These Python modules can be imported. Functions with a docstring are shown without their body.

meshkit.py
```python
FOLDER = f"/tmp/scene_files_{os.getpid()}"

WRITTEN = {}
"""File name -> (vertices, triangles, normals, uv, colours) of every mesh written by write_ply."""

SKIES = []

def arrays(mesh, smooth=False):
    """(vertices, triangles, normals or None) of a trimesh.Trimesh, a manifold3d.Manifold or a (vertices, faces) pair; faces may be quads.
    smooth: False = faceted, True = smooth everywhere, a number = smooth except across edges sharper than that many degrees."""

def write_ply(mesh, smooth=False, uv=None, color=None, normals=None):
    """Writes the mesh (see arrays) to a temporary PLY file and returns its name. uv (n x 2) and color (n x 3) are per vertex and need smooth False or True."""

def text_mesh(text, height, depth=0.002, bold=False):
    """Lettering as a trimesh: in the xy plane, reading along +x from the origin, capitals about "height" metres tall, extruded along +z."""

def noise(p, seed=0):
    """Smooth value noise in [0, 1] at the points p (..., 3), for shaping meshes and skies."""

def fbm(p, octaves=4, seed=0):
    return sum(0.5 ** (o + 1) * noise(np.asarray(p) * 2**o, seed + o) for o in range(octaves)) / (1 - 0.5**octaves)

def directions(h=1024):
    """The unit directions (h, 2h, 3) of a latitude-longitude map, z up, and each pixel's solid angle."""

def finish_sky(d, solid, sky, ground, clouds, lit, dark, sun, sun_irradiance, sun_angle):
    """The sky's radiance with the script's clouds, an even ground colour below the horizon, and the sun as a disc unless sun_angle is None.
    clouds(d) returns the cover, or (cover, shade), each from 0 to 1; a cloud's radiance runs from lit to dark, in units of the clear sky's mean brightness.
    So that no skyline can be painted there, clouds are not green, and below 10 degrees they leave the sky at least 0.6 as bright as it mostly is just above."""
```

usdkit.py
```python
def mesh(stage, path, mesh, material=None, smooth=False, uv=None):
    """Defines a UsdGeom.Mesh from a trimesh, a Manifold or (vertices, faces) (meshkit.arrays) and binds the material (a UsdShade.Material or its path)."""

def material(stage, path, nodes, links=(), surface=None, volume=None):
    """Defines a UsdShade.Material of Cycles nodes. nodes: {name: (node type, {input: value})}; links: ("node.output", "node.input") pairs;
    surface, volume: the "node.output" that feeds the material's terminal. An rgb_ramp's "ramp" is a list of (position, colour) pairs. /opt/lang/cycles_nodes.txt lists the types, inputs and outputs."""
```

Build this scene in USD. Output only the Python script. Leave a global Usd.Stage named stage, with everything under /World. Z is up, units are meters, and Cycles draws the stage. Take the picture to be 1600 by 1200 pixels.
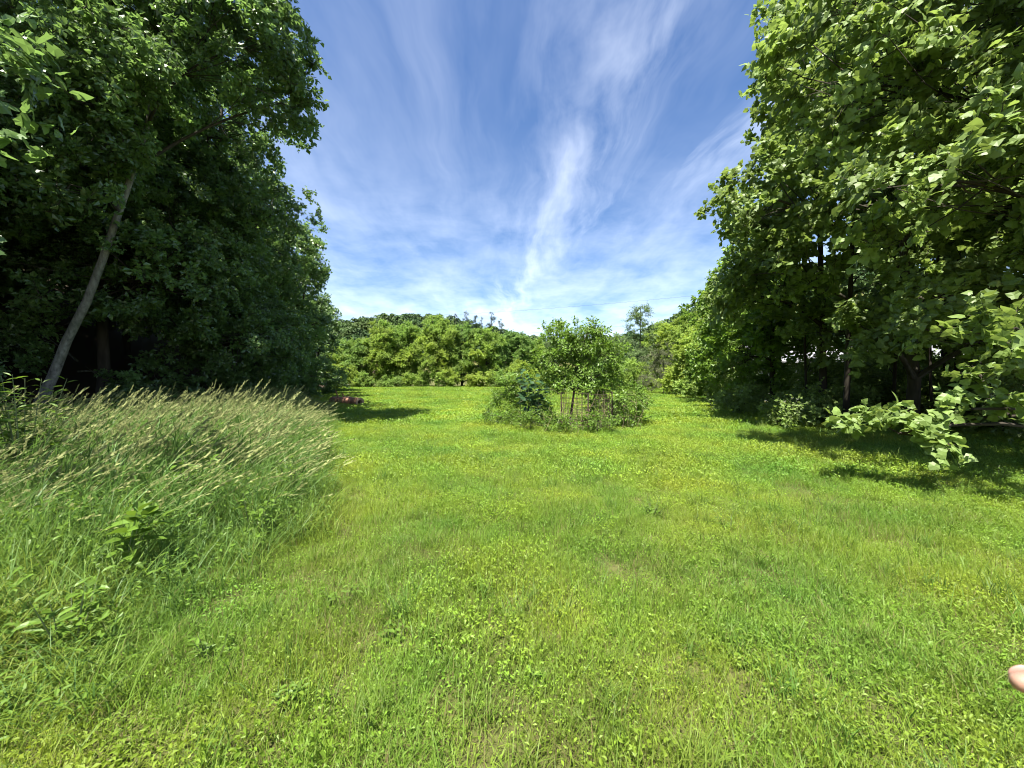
import math, random
import numpy as np
import trimesh, manifold3d, usdkit
from meshkit import noise, fbm
from pxr import Usd, UsdGeom, UsdLux, UsdShade, Gf, Sdf, Vt

# ------------------------------------------------------------------ stage, camera, sky, sun
stage = Usd.Stage.CreateInMemory()
UsdGeom.SetStageUpAxis(stage, 'Z')
world = UsdGeom.Xform.Define(stage, '/World')
stage.SetDefaultPrim(world.GetPrim())
UsdGeom.Scope.Define(stage, '/World/Looks')
EYE, F, CX, HZ = 1.6, 600.0, 800.0, 592.0        # eye height; lens measured in pixels of the 1600 px photo

cam = UsdGeom.Camera.Define(stage, '/World/camera')
cam.AddTranslateOp().Set(Gf.Vec3d(0, 0, EYE))
cam.AddRotateXOp().Set(90.0 - math.degrees(math.atan(8 / F)))
cam.CreateHorizontalApertureAttr(36.0)
cam.CreateFocalLengthAttr(36.0 * F / 1600)
cam.CreateClippingRangeAttr(Gf.Vec2f(0.02, 5000))
cam.CreateExposureAttr(1.88)
cam.CreateFStopAttr(15.0)
cam.CreateFocusDistanceAttr(5.0)

SUN_EL = math.radians(67)
sx, sy = -0.42, -0.90
k = math.cos(SUN_EL) / math.hypot(sx, sy)
SUN = np.array([sx * k, sy * k, math.sin(SUN_EL)])
SUN_ROT = math.atan2(sx, sy)

sky = UsdLux.DomeLight.Define(stage, '/World/sky')
sky.CreateIntensityAttr(1.0)
sky.GetPrim().SetCustomDataByKey('kind', 'structure')
CLOUD = (12.5, 13.0, 13.6)
skymat = usdkit.material(stage, '/World/Looks/sky_look', {
    'tc': ('texture_coordinate', {}),
    'xyz': ('separate_xyz', {}),
    'zp': ('math', {'math_type': 'maximum', 'value2': 0.0}),
    'zc': ('math', {'math_type': 'add', 'value2': 0.15}),
    'u': ('math', {'math_type': 'divide'}),
    'v': ('math', {'math_type': 'divide'}),
    'p': ('combine_xyz', {'z': 0.0}),
    # large soft warp of the high cloud layer
    'wn': ('noise_texture', {'scale': 1.5, 'detail': 3.0, 'roughness': 0.55}),
    'ws': ('vector_math', {'math_type': 'subtract', 'vector2': (0.5, 0.5, 0.5)}),
    'wm': ('vector_math', {'math_type': 'scale', 'scale': 0.24}),
    'pw': ('vector_math', {'math_type': 'add'}),
    # streaks drawn out along one wind direction
    'map1': ('mapping', {'rotation': (0, 0, 0.35), 'scale': (3.0, 0.8, 1)}),
    'n1': ('noise_texture', {'scale': 1.0, 'detail': 7.0, 'roughness': 0.55, 'distortion': 0.3}),
    'map2': ('mapping', {'rotation': (0, 0, 0.62), 'scale': (6.5, 1.6, 1), 'location': (3.1, 7.7, 0)}),
    'n2': ('noise_texture', {'scale': 1.0, 'detail': 7.0, 'roughness': 0.58, 'distortion': 0.4}),
    'r1': ('map_range', {'from_min': 0.46, 'from_max': 1.15, 'clamp': True}),
    'r2': ('map_range', {'from_min': 0.44, 'from_max': 1.15, 'clamp': True}),
    # two long cirrus bands of the layer
    'sp': ('separate_xyz', {}),
    'b1a': ('math', {'math_type': 'multiply_add', 'value2': 0.179, 'value3': -0.495}),
    'b1b': ('math', {'math_type': 'add'}),
    'b1c': ('math', {'math_type': 'divide', 'value2': 0.17}),
    'b1d': ('math', {'math_type': 'multiply'}),
    'b1e': ('math', {'math_type': 'multiply', 'value2': -1.0}),
    'b1': ('math', {'math_type': 'exponent'}),
    'b2a': ('math', {'math_type': 'multiply_add', 'value2': 0.535, 'value3': -1.32}),
    'b2b': ('math', {'math_type': 'add'}),
    'b2c': ('math', {'math_type': 'divide', 'value2': 0.15}),
    'b2d': ('math', {'math_type': 'multiply'}),
    'b2e': ('math', {'math_type': 'multiply', 'value2': -1.0}),
    'b2': ('math', {'math_type': 'exponent'}),
    'bs': ('math', {'math_type': 'maximum'}),
    'bm': ('math', {'math_type': 'multiply_add', 'value2': 0.6, 'value3': 0.20}),
    'nn': ('math', {'math_type': 'multiply_add', 'value2': 0.28}),
    'cv': ('math', {'math_type': 'multiply'}),
    'low': ('map_range', {'from_min': 0.05, 'from_max': 0.55, 'to_min': 0.24, 'to_max': 0.0, 'clamp': True}),
    'n3': ('noise_texture', {'scale': 2.2, 'detail': 6.0, 'roughness': 0.6}),
    'r3': ('map_range', {'from_min': 0.36, 'from_max': 0.66, 'clamp': True}),
    'lw': ('math', {'math_type': 'multiply'}),
    'sum': ('math', {'math_type': 'add', 'use_clamp': True}),
    'lim': ('math', {'math_type': 'minimum', 'value2': 0.28}),
    'sky': ('sky_texture', {'sky_type': 'single_scattering', 'sun_disc': False, 'sun_elevation': SUN_EL, 'sun_rotation': SUN_ROT, 'altitude': 300.0, 'aerosol_density': 0.7}),
    'hs': ('hsv', {'hue': 0.506, 'saturation': 1.18, 'value': 1.0}),
    'mix': ('mix_color', {'b': CLOUD, 'use_clamp': False, 'use_clamp_result': False}),
    'bg': ('background_shader', {'strength': 0.058}),
}, [('tc.generated', 'xyz.vector'), ('xyz.z', 'zp.value1'), ('zp.value', 'zc.value1'), ('xyz.x', 'u.value1'), ('zc.value', 'u.value2'), ('xyz.y', 'v.value1'), ('zc.value', 'v.value2'),
    ('u.value', 'p.x'), ('v.value', 'p.y'), ('p.vector', 'wn.vector'), ('wn.color', 'ws.vector1'), ('ws.vector', 'wm.vector1'), ('p.vector', 'pw.vector1'), ('wm.vector', 'pw.vector2'),
    ('pw.vector', 'map1.vector'), ('map1.vector', 'n1.vector'), ('pw.vector', 'map2.vector'), ('map2.vector', 'n2.vector'), ('n1.fac', 'r1.value'), ('n2.fac', 'r2.value'),
    ('pw.vector', 'sp.vector'),
    ('sp.y', 'b1a.value1'), ('b1a.value', 'b1b.value1'), ('sp.x', 'b1b.value2'), ('b1b.value', 'b1c.value1'), ('b1c.value', 'b1d.value1'), ('b1c.value', 'b1d.value2'), ('b1d.value', 'b1e.value1'), ('b1e.value', 'b1.value1'),
    ('sp.y', 'b2a.value1'), ('b2a.value', 'b2b.value1'), ('sp.x', 'b2b.value2'), ('b2b.value', 'b2c.value1'), ('b2c.value', 'b2d.value1'), ('b2c.value', 'b2d.value2'), ('b2d.value', 'b2e.value1'), ('b2e.value', 'b2.value1'),
    ('b1.value', 'bs.value1'), ('b2.value', 'bs.value2'), ('bs.value', 'bm.value1'),
    ('r2.result', 'nn.value1'), ('r1.result', 'nn.value3'), ('nn.value', 'cv.value1'), ('bm.value', 'cv.value2'),
    ('xyz.z', 'low.value'), ('pw.vector', 'n3.vector'), ('n3.fac', 'r3.value'), ('low.result', 'lw.value1'), ('r3.result', 'lw.value2'),
    ('cv.value', 'sum.value1'), ('lw.value', 'sum.value2'), ('sum.value', 'lim.value1'), ('lim.value', 'mix.fac'),
    ('sky.color', 'hs.color'), ('hs.color', 'mix.a'), ('mix.result', 'bg.color')], surface='bg.background')
UsdShade.MaterialBindingAPI.Apply(sky.GetPrim()).Bind(skymat)

sun = UsdLux.DistantLight.Define(stage, '/World/sun')
sun.CreateIntensityAttr(1.25)
sun.CreateAngleAttr(0.53)
sun.CreateColorAttr(Gf.Vec3f(1.0, 0.95, 0.86))
sun.CreateNormalizeAttr(True)
_q = Gf.Rotation(Gf.Vec3d(0, 0, 1), Gf.Vec3d(*SUN))
sun.AddTransformOp().Set(Gf.Matrix4d().SetRotate(_q))

# ------------------------------------------------------------------ helpers
used = {}
def numbered(path):
    n = used.get(path, 0); used[path] = n + 1
    return path if n == 0 else '%s_%03d' % (path, n)
def tag(p, label=None, cat=None, group=None, kind=None):
    p = p.GetPrim() if hasattr(p, 'GetPrim') else p
    for key, val in (('label', label), ('category', cat), ('group', group), ('kind', kind)):
        if val: p.SetCustomDataByKey(key, val)
    return p
def thing(name, label, cat, loc=(0, 0, 0), rz=0, group=None, kind=None):
    x = UsdGeom.Xform.Define(stage, numbered('/World/' + name))
    x.AddTranslateOp().Set(Gf.Vec3d(*map(float, loc)))
    if rz: x.AddRotateZOp().Set(math.degrees(rz))
    return tag(x, label, cat, group, kind)
def part(name, mesh, m, parent, smooth=False, label=None, kind=None):
    q = usdkit.mesh(stage, numbered('%s/%s' % (parent.GetPath(), name)), mesh, m, smooth)
    q.CreateDoubleSidedAttr(True)
    return tag(q, label, kind=kind)
def top(name, mesh, m, label=None, cat=None, group=None, kind=None, smooth=False):
    q = usdkit.mesh(stage, numbered('/World/' + name), mesh, m, smooth)
    q.CreateDoubleSidedAttr(True)
    return tag(q, label, cat, group, kind)
class MB:
    def __init__(self): self.v, self.f, self.n = [], [], 0
    def add(self, v, f):
        self.v.append(np.asarray(v, float)); self.f.append(np.asarray(f, int) + self.n); self.n += len(v); return self
    def get(self): return np.vstack(self.v), np.vstack(self.f)
    def __bool__(self): return self.n > 0
def unit(a): a = np.asarray(a, float); return a / max(np.linalg.norm(a), 1e-9)
def frame(z, roll=0.0, up=None):
    """rotation matrix whose third column is z"""
    z = unit(z); a = np.array([0, 0, 1.0]) if up is None else up
    if abs(z @ a) > 0.95: a = np.array([1.0, 0, 0])
    x = unit(np.cross(a, z)); y = np.cross(z, x)
    c, s = math.cos(roll), math.sin(roll)
    return np.stack([x * c + y * s, y * c - x * s, z], 1)
def tube(pts, rad, sides=6, cap=True):
    pts = np.asarray(pts, float); rad = np.broadcast_to(rad, len(pts))
    d = np.gradient(pts, axis=0); out = []
    ref = np.array([0.31, 0.17, 0.93]) if abs(unit(d[0]) @ np.array([0.31, 0.17, 0.93])) < 0.9 else np.array([1.0, 0, 0])
    an = np.arange(sides) * 2 * math.pi / sides
    for p, t, r in zip(pts, d, rad):
        t = unit(t); a = unit(np.cross(t, ref)); b = np.cross(t, a)
        out.append(p + r * (np.cos(an)[:, None] * a + np.sin(an)[:, None] * b))
    v = np.vstack(out); f = []
    for i in range(len(pts) - 1):
        for j in range(sides):
            a, b = i * sides + j, i * sides + (j + 1) % sides
            f += [[a, b, b + sides], [a, b + sides, a + sides]]
    if cap:
        for j in range(1, sides - 1):
            f.append([0, j + 1, j]); e = (len(pts) - 1) * sides; f.append([e, e + j, e + j + 1])
    return v, np.array(f)
def curve(a, b, bend=(0, 0, 0), n=6):
    t = np.linspace(0, 1, n)[:, None]
    return np.asarray(a) * (1 - t) + np.asarray(b) * t + np.asarray(bend) * (4 * t * (1 - t))
def W(px, py, Y):
    return np.array([(px - CX) / F * Y, Y, EYE - (py - HZ) / F * Y])
def quat_of(R):
    t = np.trace(R)
    if t > 0:
        s = math.sqrt(t + 1) * 2; return ((R[2, 1] - R[1, 2]) / s, (R[0, 2] - R[2, 0]) / s, (R[1, 0] - R[0, 1]) / s, 0.25 * s)
    i = int(np.argmax(np.diag(R))); j, k = (i + 1) % 3, (i + 2) % 3
    s = math.sqrt(max(1 + R[i, i] - R[j, j] - R[k, k], 1e-12)) * 2
    q = [0, 0, 0, (R[k, j] - R[j, k]) / s]; q[i] = 0.25 * s; q[j] = (R[j, i] + R[i, j]) / s; q[k] = (R[k, i] + R[i, k]) / s
    return q
def instancer(path, classes, pos, rot, scl, idx, kind=None, label=None, cat=None):
    """classes: paths of class prims; every copy keeps to one of them"""
    pi = UsdGeom.PointInstancer.Define(stage, path)
    rel = []
    for n, c in enumerate(classes):
        q = UsdGeom.Xform.Define(stage, '%s/%s' % (path, c.rsplit('/', 1)[1]))
        q.GetPrim().GetReferences().AddInternalReference(c); rel.append(q.GetPath())
    pi.CreatePrototypesRel().SetTargets(rel)
    pi.CreatePositionsAttr(Vt.Vec3fArray.FromNumpy(np.asarray(pos, np.float32)))
    pi.CreateOrientationsAttr(Vt.QuathArray([Gf.Quath(float(q[3]), float(q[0]), float(q[1]), float(q[2])) for q in rot]))
    s = np.asarray(scl, np.float32)
    if s.ndim == 1: s = np.repeat(s[:, None], 3, 1)
    pi.CreateScalesAttr(Vt.Vec3fArray.FromNumpy(s))
    pi.CreateProtoIndicesAttr(Vt.IntArray.FromNumpy(np.asarray(idx, np.int32)))
    return tag(pi, label, cat, kind=kind)
def zquat(a): return (0, 0, math.sin(a / 2), math.cos(a / 2))
def sstep(a, b, x):
    t = np.clip((np.asarray(x, float) - a) / (b - a), 0, 1); return t * t * (3 - 2 * t)

# ------------------------------------------------------------------ materials
def leafy(name, ramp, trans, rough=0.45, tfac=0.38, wscale=0.0, wramp=None, spec=0.35):
    """leaf or blade: colour differs from leaf to leaf and drifts slowly over the place; light comes through"""
    nodes = {'geo': ('geometry', {}), 'r': ('rgb_ramp', {'ramp': ramp}), 'oi': ('object_info', {}),
             'hs': ('hsv', {}), 'hv': ('map_range', {'to_min': 0.78, 'to_max': 1.22}),
             'p': ('principled_bsdf', {'roughness': rough, 'specular_ior_level': spec}),
             'th': ('hsv', {'value': trans[0], 'saturation': trans[1], 'hue': trans[2]}),
             't': ('translucent_bsdf', {}), 'm': ('mix_closure', {'fac': tfac})}
    links = [('geo.random_per_island', 'r.fac'), ('oi.random', 'hv.value'), ('hv.result', 'hs.value')]
    src = 'r.color'
    if wscale:
        nodes.update({'n': ('noise_texture', {'scale': wscale, 'detail': 4.0, 'roughness': 0.6}), 'wr': ('rgb_ramp', {'ramp': wramp}),
                      'wm': ('mix_color', {'blend_type': 'multiply', 'fac': 1.0, 'use_clamp': False})})
        links += [('geo.position', 'n.vector'), ('n.fac', 'wr.fac'), (src, 'wm.a'), ('wr.color', 'wm.b')]
        src = 'wm.result'
    links += [(src, 'hs.color'), ('hs.color', 'p.base_color'), ('hs.color', 'th.color'), ('th.color', 't.color'), ('p.BSDF', 'm.closure1'), ('t.BSDF', 'm.closure2')]
    return usdkit.material(stage, '/World/Looks/' + name, nodes, links, surface='m.closure')
def bark(name, c1, c2, scale=6.0, stretch=(1, 1, 0.18), bump=0.5):
    return usdkit.material(stage, '/World/Looks/' + name, {
        'tc': ('geometry', {}), 'mp': ('mapping', {'scale': stretch}), 'n': ('noise_texture', {'scale': scale, 'detail': 8.0, 'roughness': 0.65}),
        'n2': ('noise_texture', {'scale': 1.1, 'detail': 3.0}), 'r': ('rgb_ramp', {'ramp': [(0.3, c1), (0.68, c2)]}), 'r2': ('rgb_ramp', {'ramp': [(0.35, (0.65, 0.7, 0.6)), (0.65, (1.1, 1.08, 1.05))]}),
        'mx': ('mix_color', {'blend_type': 'multiply', 'fac': 1.0, 'use_clamp': False}), 'b': ('bump', {'strength': bump, 'distance': 0.02}), 'p': ('principled_bsdf', {'roughness': 0.9, 'specular_ior_level': 0.2})},
        [('tc.position', 'mp.vector'), ('mp.vector', 'n.vector'), ('tc.position', 'n2.vector'), ('n.fac', 'r.fac'), ('n2.fac', 'r2.fac'), ('r.color', 'mx.a'), ('r2.color', 'mx.b'), ('mx.result', 'p.base_color'),
         ('n.fac', 'b.height'), ('b.normal', 'p.normal')], surface='p.BSDF')
G = lambda r, g, b: (r, g, b)
FIELD = [(0.32, G(0.62, 0.82, 0.85)), (0.46, G(0.95, 1.0, 0.95)), (0.58, G(1.22, 1.08, 0.98)), (0.72, G(1.5, 1.15, 1.05))]
M = {}
M['lawn'] = leafy('lawn_blade', [(0, G(0.135, 0.206, 0.027)), (.5, G(0.228, 0.309, 0.039)), (.85, G(0.307, 0.364, 0.049)), (1, G(0.424, 0.370, 0.123))], (1.75, 1.05, .5), .5, .40, .55, FIELD, .3)
M['herb'] = leafy('herb_leaf', [(0, G(0.152, 0.242, 0.028)), (.6, G(0.242, 0.331, 0.036)), (1, G(0.332, 0.381, 0.050))], (1.75, 1.05, .49), .5, .36, .55, FIELD, .3)
M['coarse'] = leafy('coarse_blade', [(0, G(0.105, 0.171, 0.027)), (.6, G(0.160, 0.237, 0.038)), (1, G(0.234, 0.276, 0.056))], (1.6, 1.0, .5), .5, .36, .8, FIELD, .2)
M['straw'] = leafy('straw_blade', [(0, G(0.160, 0.136, 0.060)), (.6, G(0.264, 0.232, 0.112)), (1, G(0.368, 0.336, 0.192))], (1.0, 1.0, .5), .6, .25, 0, None, .1)
M['reed'] = leafy('tall_blade', [(0, G(0.085, 0.156, 0.035)), (.5, G(0.133, 0.220, 0.049)), (.9, G(0.201, 0.277, 0.066)), (1, G(0.340, 0.323, 0.112))], (1.6, 1.0, .5), .5, .36, .7, [(0.3, G(.8, .9, .95)), (.7, G(1.15, 1.08, .9))], .25)
M['seed'] = leafy('seed_head', [(0, G(.24, .26, .10)), (.5, G(.36, .37, .17)), (1, G(.52, .50, .28))], (1.1, .95, .5), .7, .35, 0, None, .2)
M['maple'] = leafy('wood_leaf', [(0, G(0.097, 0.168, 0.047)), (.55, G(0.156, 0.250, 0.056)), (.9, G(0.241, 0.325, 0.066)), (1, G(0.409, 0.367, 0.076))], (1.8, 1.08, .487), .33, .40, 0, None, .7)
M['plane'] = leafy('plane_leaf', [(0, G(0.149, 0.220, 0.055)), (.5, G(0.229, 0.297, 0.072)), (.9, G(0.308, 0.358, 0.086)), (1, G(0.434, 0.384, 0.101))], (1.7, 1.08, .485), .5, .36, 0, None, .4)
M['far'] = leafy('far_leaf', [(0, G(0.194, 0.281, 0.052)), (.5, G(0.313, 0.397, 0.069)), (1, G(0.438, 0.471, 0.089))], (1.6, 1.05, .49), .6, .44, .12, [(.35, G(.78, .88, .95)), (.65, G(1.15, 1.05, .9))], .3)
M['far2'] = leafy('far_green_leaf', [(0, G(0.146, 0.235, 0.052)), (.5, G(0.236, 0.332, 0.069)), (1, G(0.331, 0.393, 0.089))], (1.6, 1.05, .49), .6, .44, .12, [(.35, G(.78, .88, .95)), (.65, G(1.15, 1.05, .9))], .3)
M['pale'] = leafy('pale_leaf', [(0, G(0.144, 0.216, 0.072)), (1, G(0.240, 0.312, 0.132))], (1.3, 1.0, .5), .55, .32, 0, None, .3)
M['olive'] = leafy('olive_leaf', [(0, G(.13, .15, .07)), (1, G(.22, .23, .12))], (1.1, 1.0, .5), .6, .25, 0, None, .3)
M['pine'] = leafy('pine_leaf', [(0, G(.020, .045, .018)), (1, G(.040, .072, .026))], (1.0, 1.0, .5), .6, .15, 0, None, .3)
M['hillleaf'] = leafy('hill_leaf', [(0, G(0.066, 0.113, 0.037)), (.6, G(0.098, 0.148, 0.043)), (1, G(0.140, 0.182, 0.052))], (1.2, 1.0, .5), .6, .25, .05, [(.35, G(.75, .85, .95)), (.65, G(1.2, 1.05, .85))], .2)
M['dock'] = leafy('dock_leaf', [(0, G(.040, .085, .034)), (1, G(.070, .125, .050))], (1.2, .95, .5), .33, .25, 0, None, .3)
M['weed'] = leafy('weed_leaf', [(0, G(0.096, 0.168, 0.023)), (1, G(0.158, 0.230, 0.036))], (1.5, 1.05, .49), .42, .36, 0, None, .2)
M['sapling'] = leafy('sapling_leaf', [(0, G(0.121, 0.209, 0.029)), (.8, G(0.182, 0.275, 0.037)), (1, G(0.275, 0.286, 0.044))], (1.5, 1.05, .49), .45, .38, 0, None, .4)
M['bark'] = bark('grey_brown_bark', G(.040, .035, .027), G(.095, .085, .066))
M['palebark'] = bark('pale_bark', G(.060, .056, .046), G(.22, .21, .18), 13.0, (1, 1, .45), .35)
M['darkbark'] = bark('dark_bark', G(.022, .018, .014), G(.06, .05, .04))
M['stem'] = usdkit.material(stage, '/World/Looks/green_stem', {'p': ('principled_bsdf', {'base_color': (.10, .13, .045), 'roughness': .6})}, surface='p.BSDF')
M['reedstem'] = usdkit.material(stage, '/World/Looks/reed_stalk', {'p': ('principled_bsdf', {'base_color': (.24, .25, .10), 'roughness': .6})}, surface='p.BSDF')
M['drystem'] = usdkit.material(stage, '/World/Looks/dry_stem', {'p': ('principled_bsdf', {'base_color': (.22, .17, .10), 'roughness': .8})}, surface='p.BSDF')
M['ground'] = usdkit.material(stage, '/World/Looks/meadow_soil', {
    'g': ('geometry', {}), 'n': ('noise_texture', {'scale': 1.4, 'detail': 8.0, 'roughness': .65}), 'n2': ('noise_texture', {'scale': 28.0, 'detail': 5.0, 'roughness': .7}),
    'r': ('rgb_ramp', {'ramp': [(.3, G(.050, .064, .018)), (.5, G(.085, .092, .028)), (.7, G(.150, .135, .062))]}),
    'r2': ('rgb_ramp', {'ramp': [(.3, G(.55, .55, .5)), (.7, G(1.2, 1.2, 1.15))]}), 'm': ('mix_color', {'blend_type': 'multiply', 'fac': 1.0, 'use_clamp': False}),
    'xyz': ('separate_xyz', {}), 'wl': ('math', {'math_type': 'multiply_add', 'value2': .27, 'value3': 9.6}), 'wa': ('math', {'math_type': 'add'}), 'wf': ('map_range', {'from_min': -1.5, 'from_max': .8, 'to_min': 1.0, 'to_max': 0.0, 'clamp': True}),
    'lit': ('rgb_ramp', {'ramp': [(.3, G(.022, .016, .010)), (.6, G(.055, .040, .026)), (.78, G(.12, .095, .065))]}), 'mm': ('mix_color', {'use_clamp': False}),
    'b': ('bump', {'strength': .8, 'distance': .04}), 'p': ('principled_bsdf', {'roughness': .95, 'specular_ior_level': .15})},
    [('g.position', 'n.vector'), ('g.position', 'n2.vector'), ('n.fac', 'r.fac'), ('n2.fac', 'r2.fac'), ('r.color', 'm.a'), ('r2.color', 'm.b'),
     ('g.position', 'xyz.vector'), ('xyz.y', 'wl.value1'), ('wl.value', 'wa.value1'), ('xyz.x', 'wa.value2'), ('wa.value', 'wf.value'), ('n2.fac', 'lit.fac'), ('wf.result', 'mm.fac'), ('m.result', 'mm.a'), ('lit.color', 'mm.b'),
     ('mm.result', 'p.base_color'), ('n2.fac', 'b.height'), ('b.normal', 'p.normal')], surface='p.BSDF')

# ------------------------------------------------------------------ terrain
def wood_foot(y): return -9.4 - 0.27 * np.asarray(y, float)            # where the wooded bank on the left begins
def gz(x, y):
    x, y = np.asarray(x, float), np.asarray(y, float)
    d = np.maximum(wood_foot(y) - x, 0)
    left = (1 - sstep(70, 125, y)) * 34 * (1 - np.exp(-0.55 * (d * d / (d + 2.0)) / 34 * 1.25))
    hill = 31 * np.exp(-(((x + 62) / 90) ** 2 + ((y - 240) / 75) ** 2)) + 50 * np.exp(-(((x - 150) / 75) ** 2 + ((y - 200) / 90) ** 2))
    hill = hill * sstep(70, 120, y)
    bumps = (fbm(np.stack([x * .35, y * .35, x * 0], -1), 3, 5) - .5) * .16 * sstep(1, 4, np.hypot(x, y))
    far = 0.25 * sstep(25, 60, y)
    return left + hill + bumps + far
gx = np.unique(np.concatenate([np.linspace(-420, -60, 37), np.linspace(-60, 60, 161), np.linspace(60, 420, 37)]))
gy = np.unique(np.concatenate([np.linspace(-120, -10, 12), np.linspace(-10, 70, 107), np.linspace(70, 520, 46)]))
XX, YY = np.meshgrid(gx, gy, indexing='ij')
ZZ = gz(XX, YY)
ii, jj = np.meshgrid(np.arange(len(gx) - 1), np.arange(len(gy) - 1), indexing='ij')
a = (ii * len(gy) + jj).ravel(); b = a + len(gy)
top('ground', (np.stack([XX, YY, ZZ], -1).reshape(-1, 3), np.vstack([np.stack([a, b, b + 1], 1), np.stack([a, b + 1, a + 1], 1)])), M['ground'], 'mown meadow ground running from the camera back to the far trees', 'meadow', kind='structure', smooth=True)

# ------------------------------------------------------------------ leaves, twigs and the clumps crowns are made of
def leaf_simple(rng, L, w):
    """pointed oval, folded along the midrib and bent down: 6 faces. Lies along +y, faces +z."""
    b = -L * rng.uniform(.05, .22); k = w * rng.uniform(.10, .3)
    v = np.array([[0, 0, 0], [-.75 * w, .3 * L, k], [0, .33 * L, 0], [.75 * w, .3 * L, k], [-.7 * w, .62 * L, k + b * .3], [0, .66 * L, b * .35], [.7 * w, .62 * L, k + b * .3], [0, L, b]])
    v[:, 0] *= .7
    return v, np.array([[0, 2, 1], [0, 3, 2], [1, 2, 5], [1, 5, 4], [2, 3, 6], [2, 6, 5], [4, 5, 7], [5, 6, 7]])
def leaf_quad(rng, L, w):
    b = -L * rng.uniform(.05, .25); k = w * rng.uniform(.1, .3)
    return np.array([[0, 0, 0], [-.5 * w, .45 * L, k], [.5 * w, .45 * L, k], [0, L, b]]), np.array([[0, 3, 1], [0, 2, 3]])
LOBES = [(0, 0), (.34, -.05), (.38, .12), (.56, .30), (.41, .45), (.29, .70), (0, 1.0)]
def leaf_lobed(rng, L, w):
    """five-lobed plane or maple leaf, cupped"""
    half = np.array(LOBES) * [w / .56 * .5, L]
    out = np.vstack([half, (half[1:-1] * [-1, 1])[::-1]]) * rng.uniform(.92, 1.08, (2 * len(half) - 2, 1))
    r = np.hypot(out[:, 0], out[:, 1] - .35 * L)
    z = -rng.uniform(.1, .45) * r * r / L + rng.normal(0, .03 * L, len(out))
    v = np.vstack([[[0, .36 * L, 0.02 * L]], np.column_stack([out, z])])
    n = len(out)
    return v, np.array([[0, 1 + (i + 1) % n, 1 + i] for i in range(n)])
LEAVES = {'simple': leaf_simple, 'quad': leaf_quad, 'lobed': leaf_lobed}
def place(vf, R, t): return vf[0] @ R.T + t, vf[1]
CLS = {}                                                    # class path -> list of leaves (v, f), twig mesh
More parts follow.
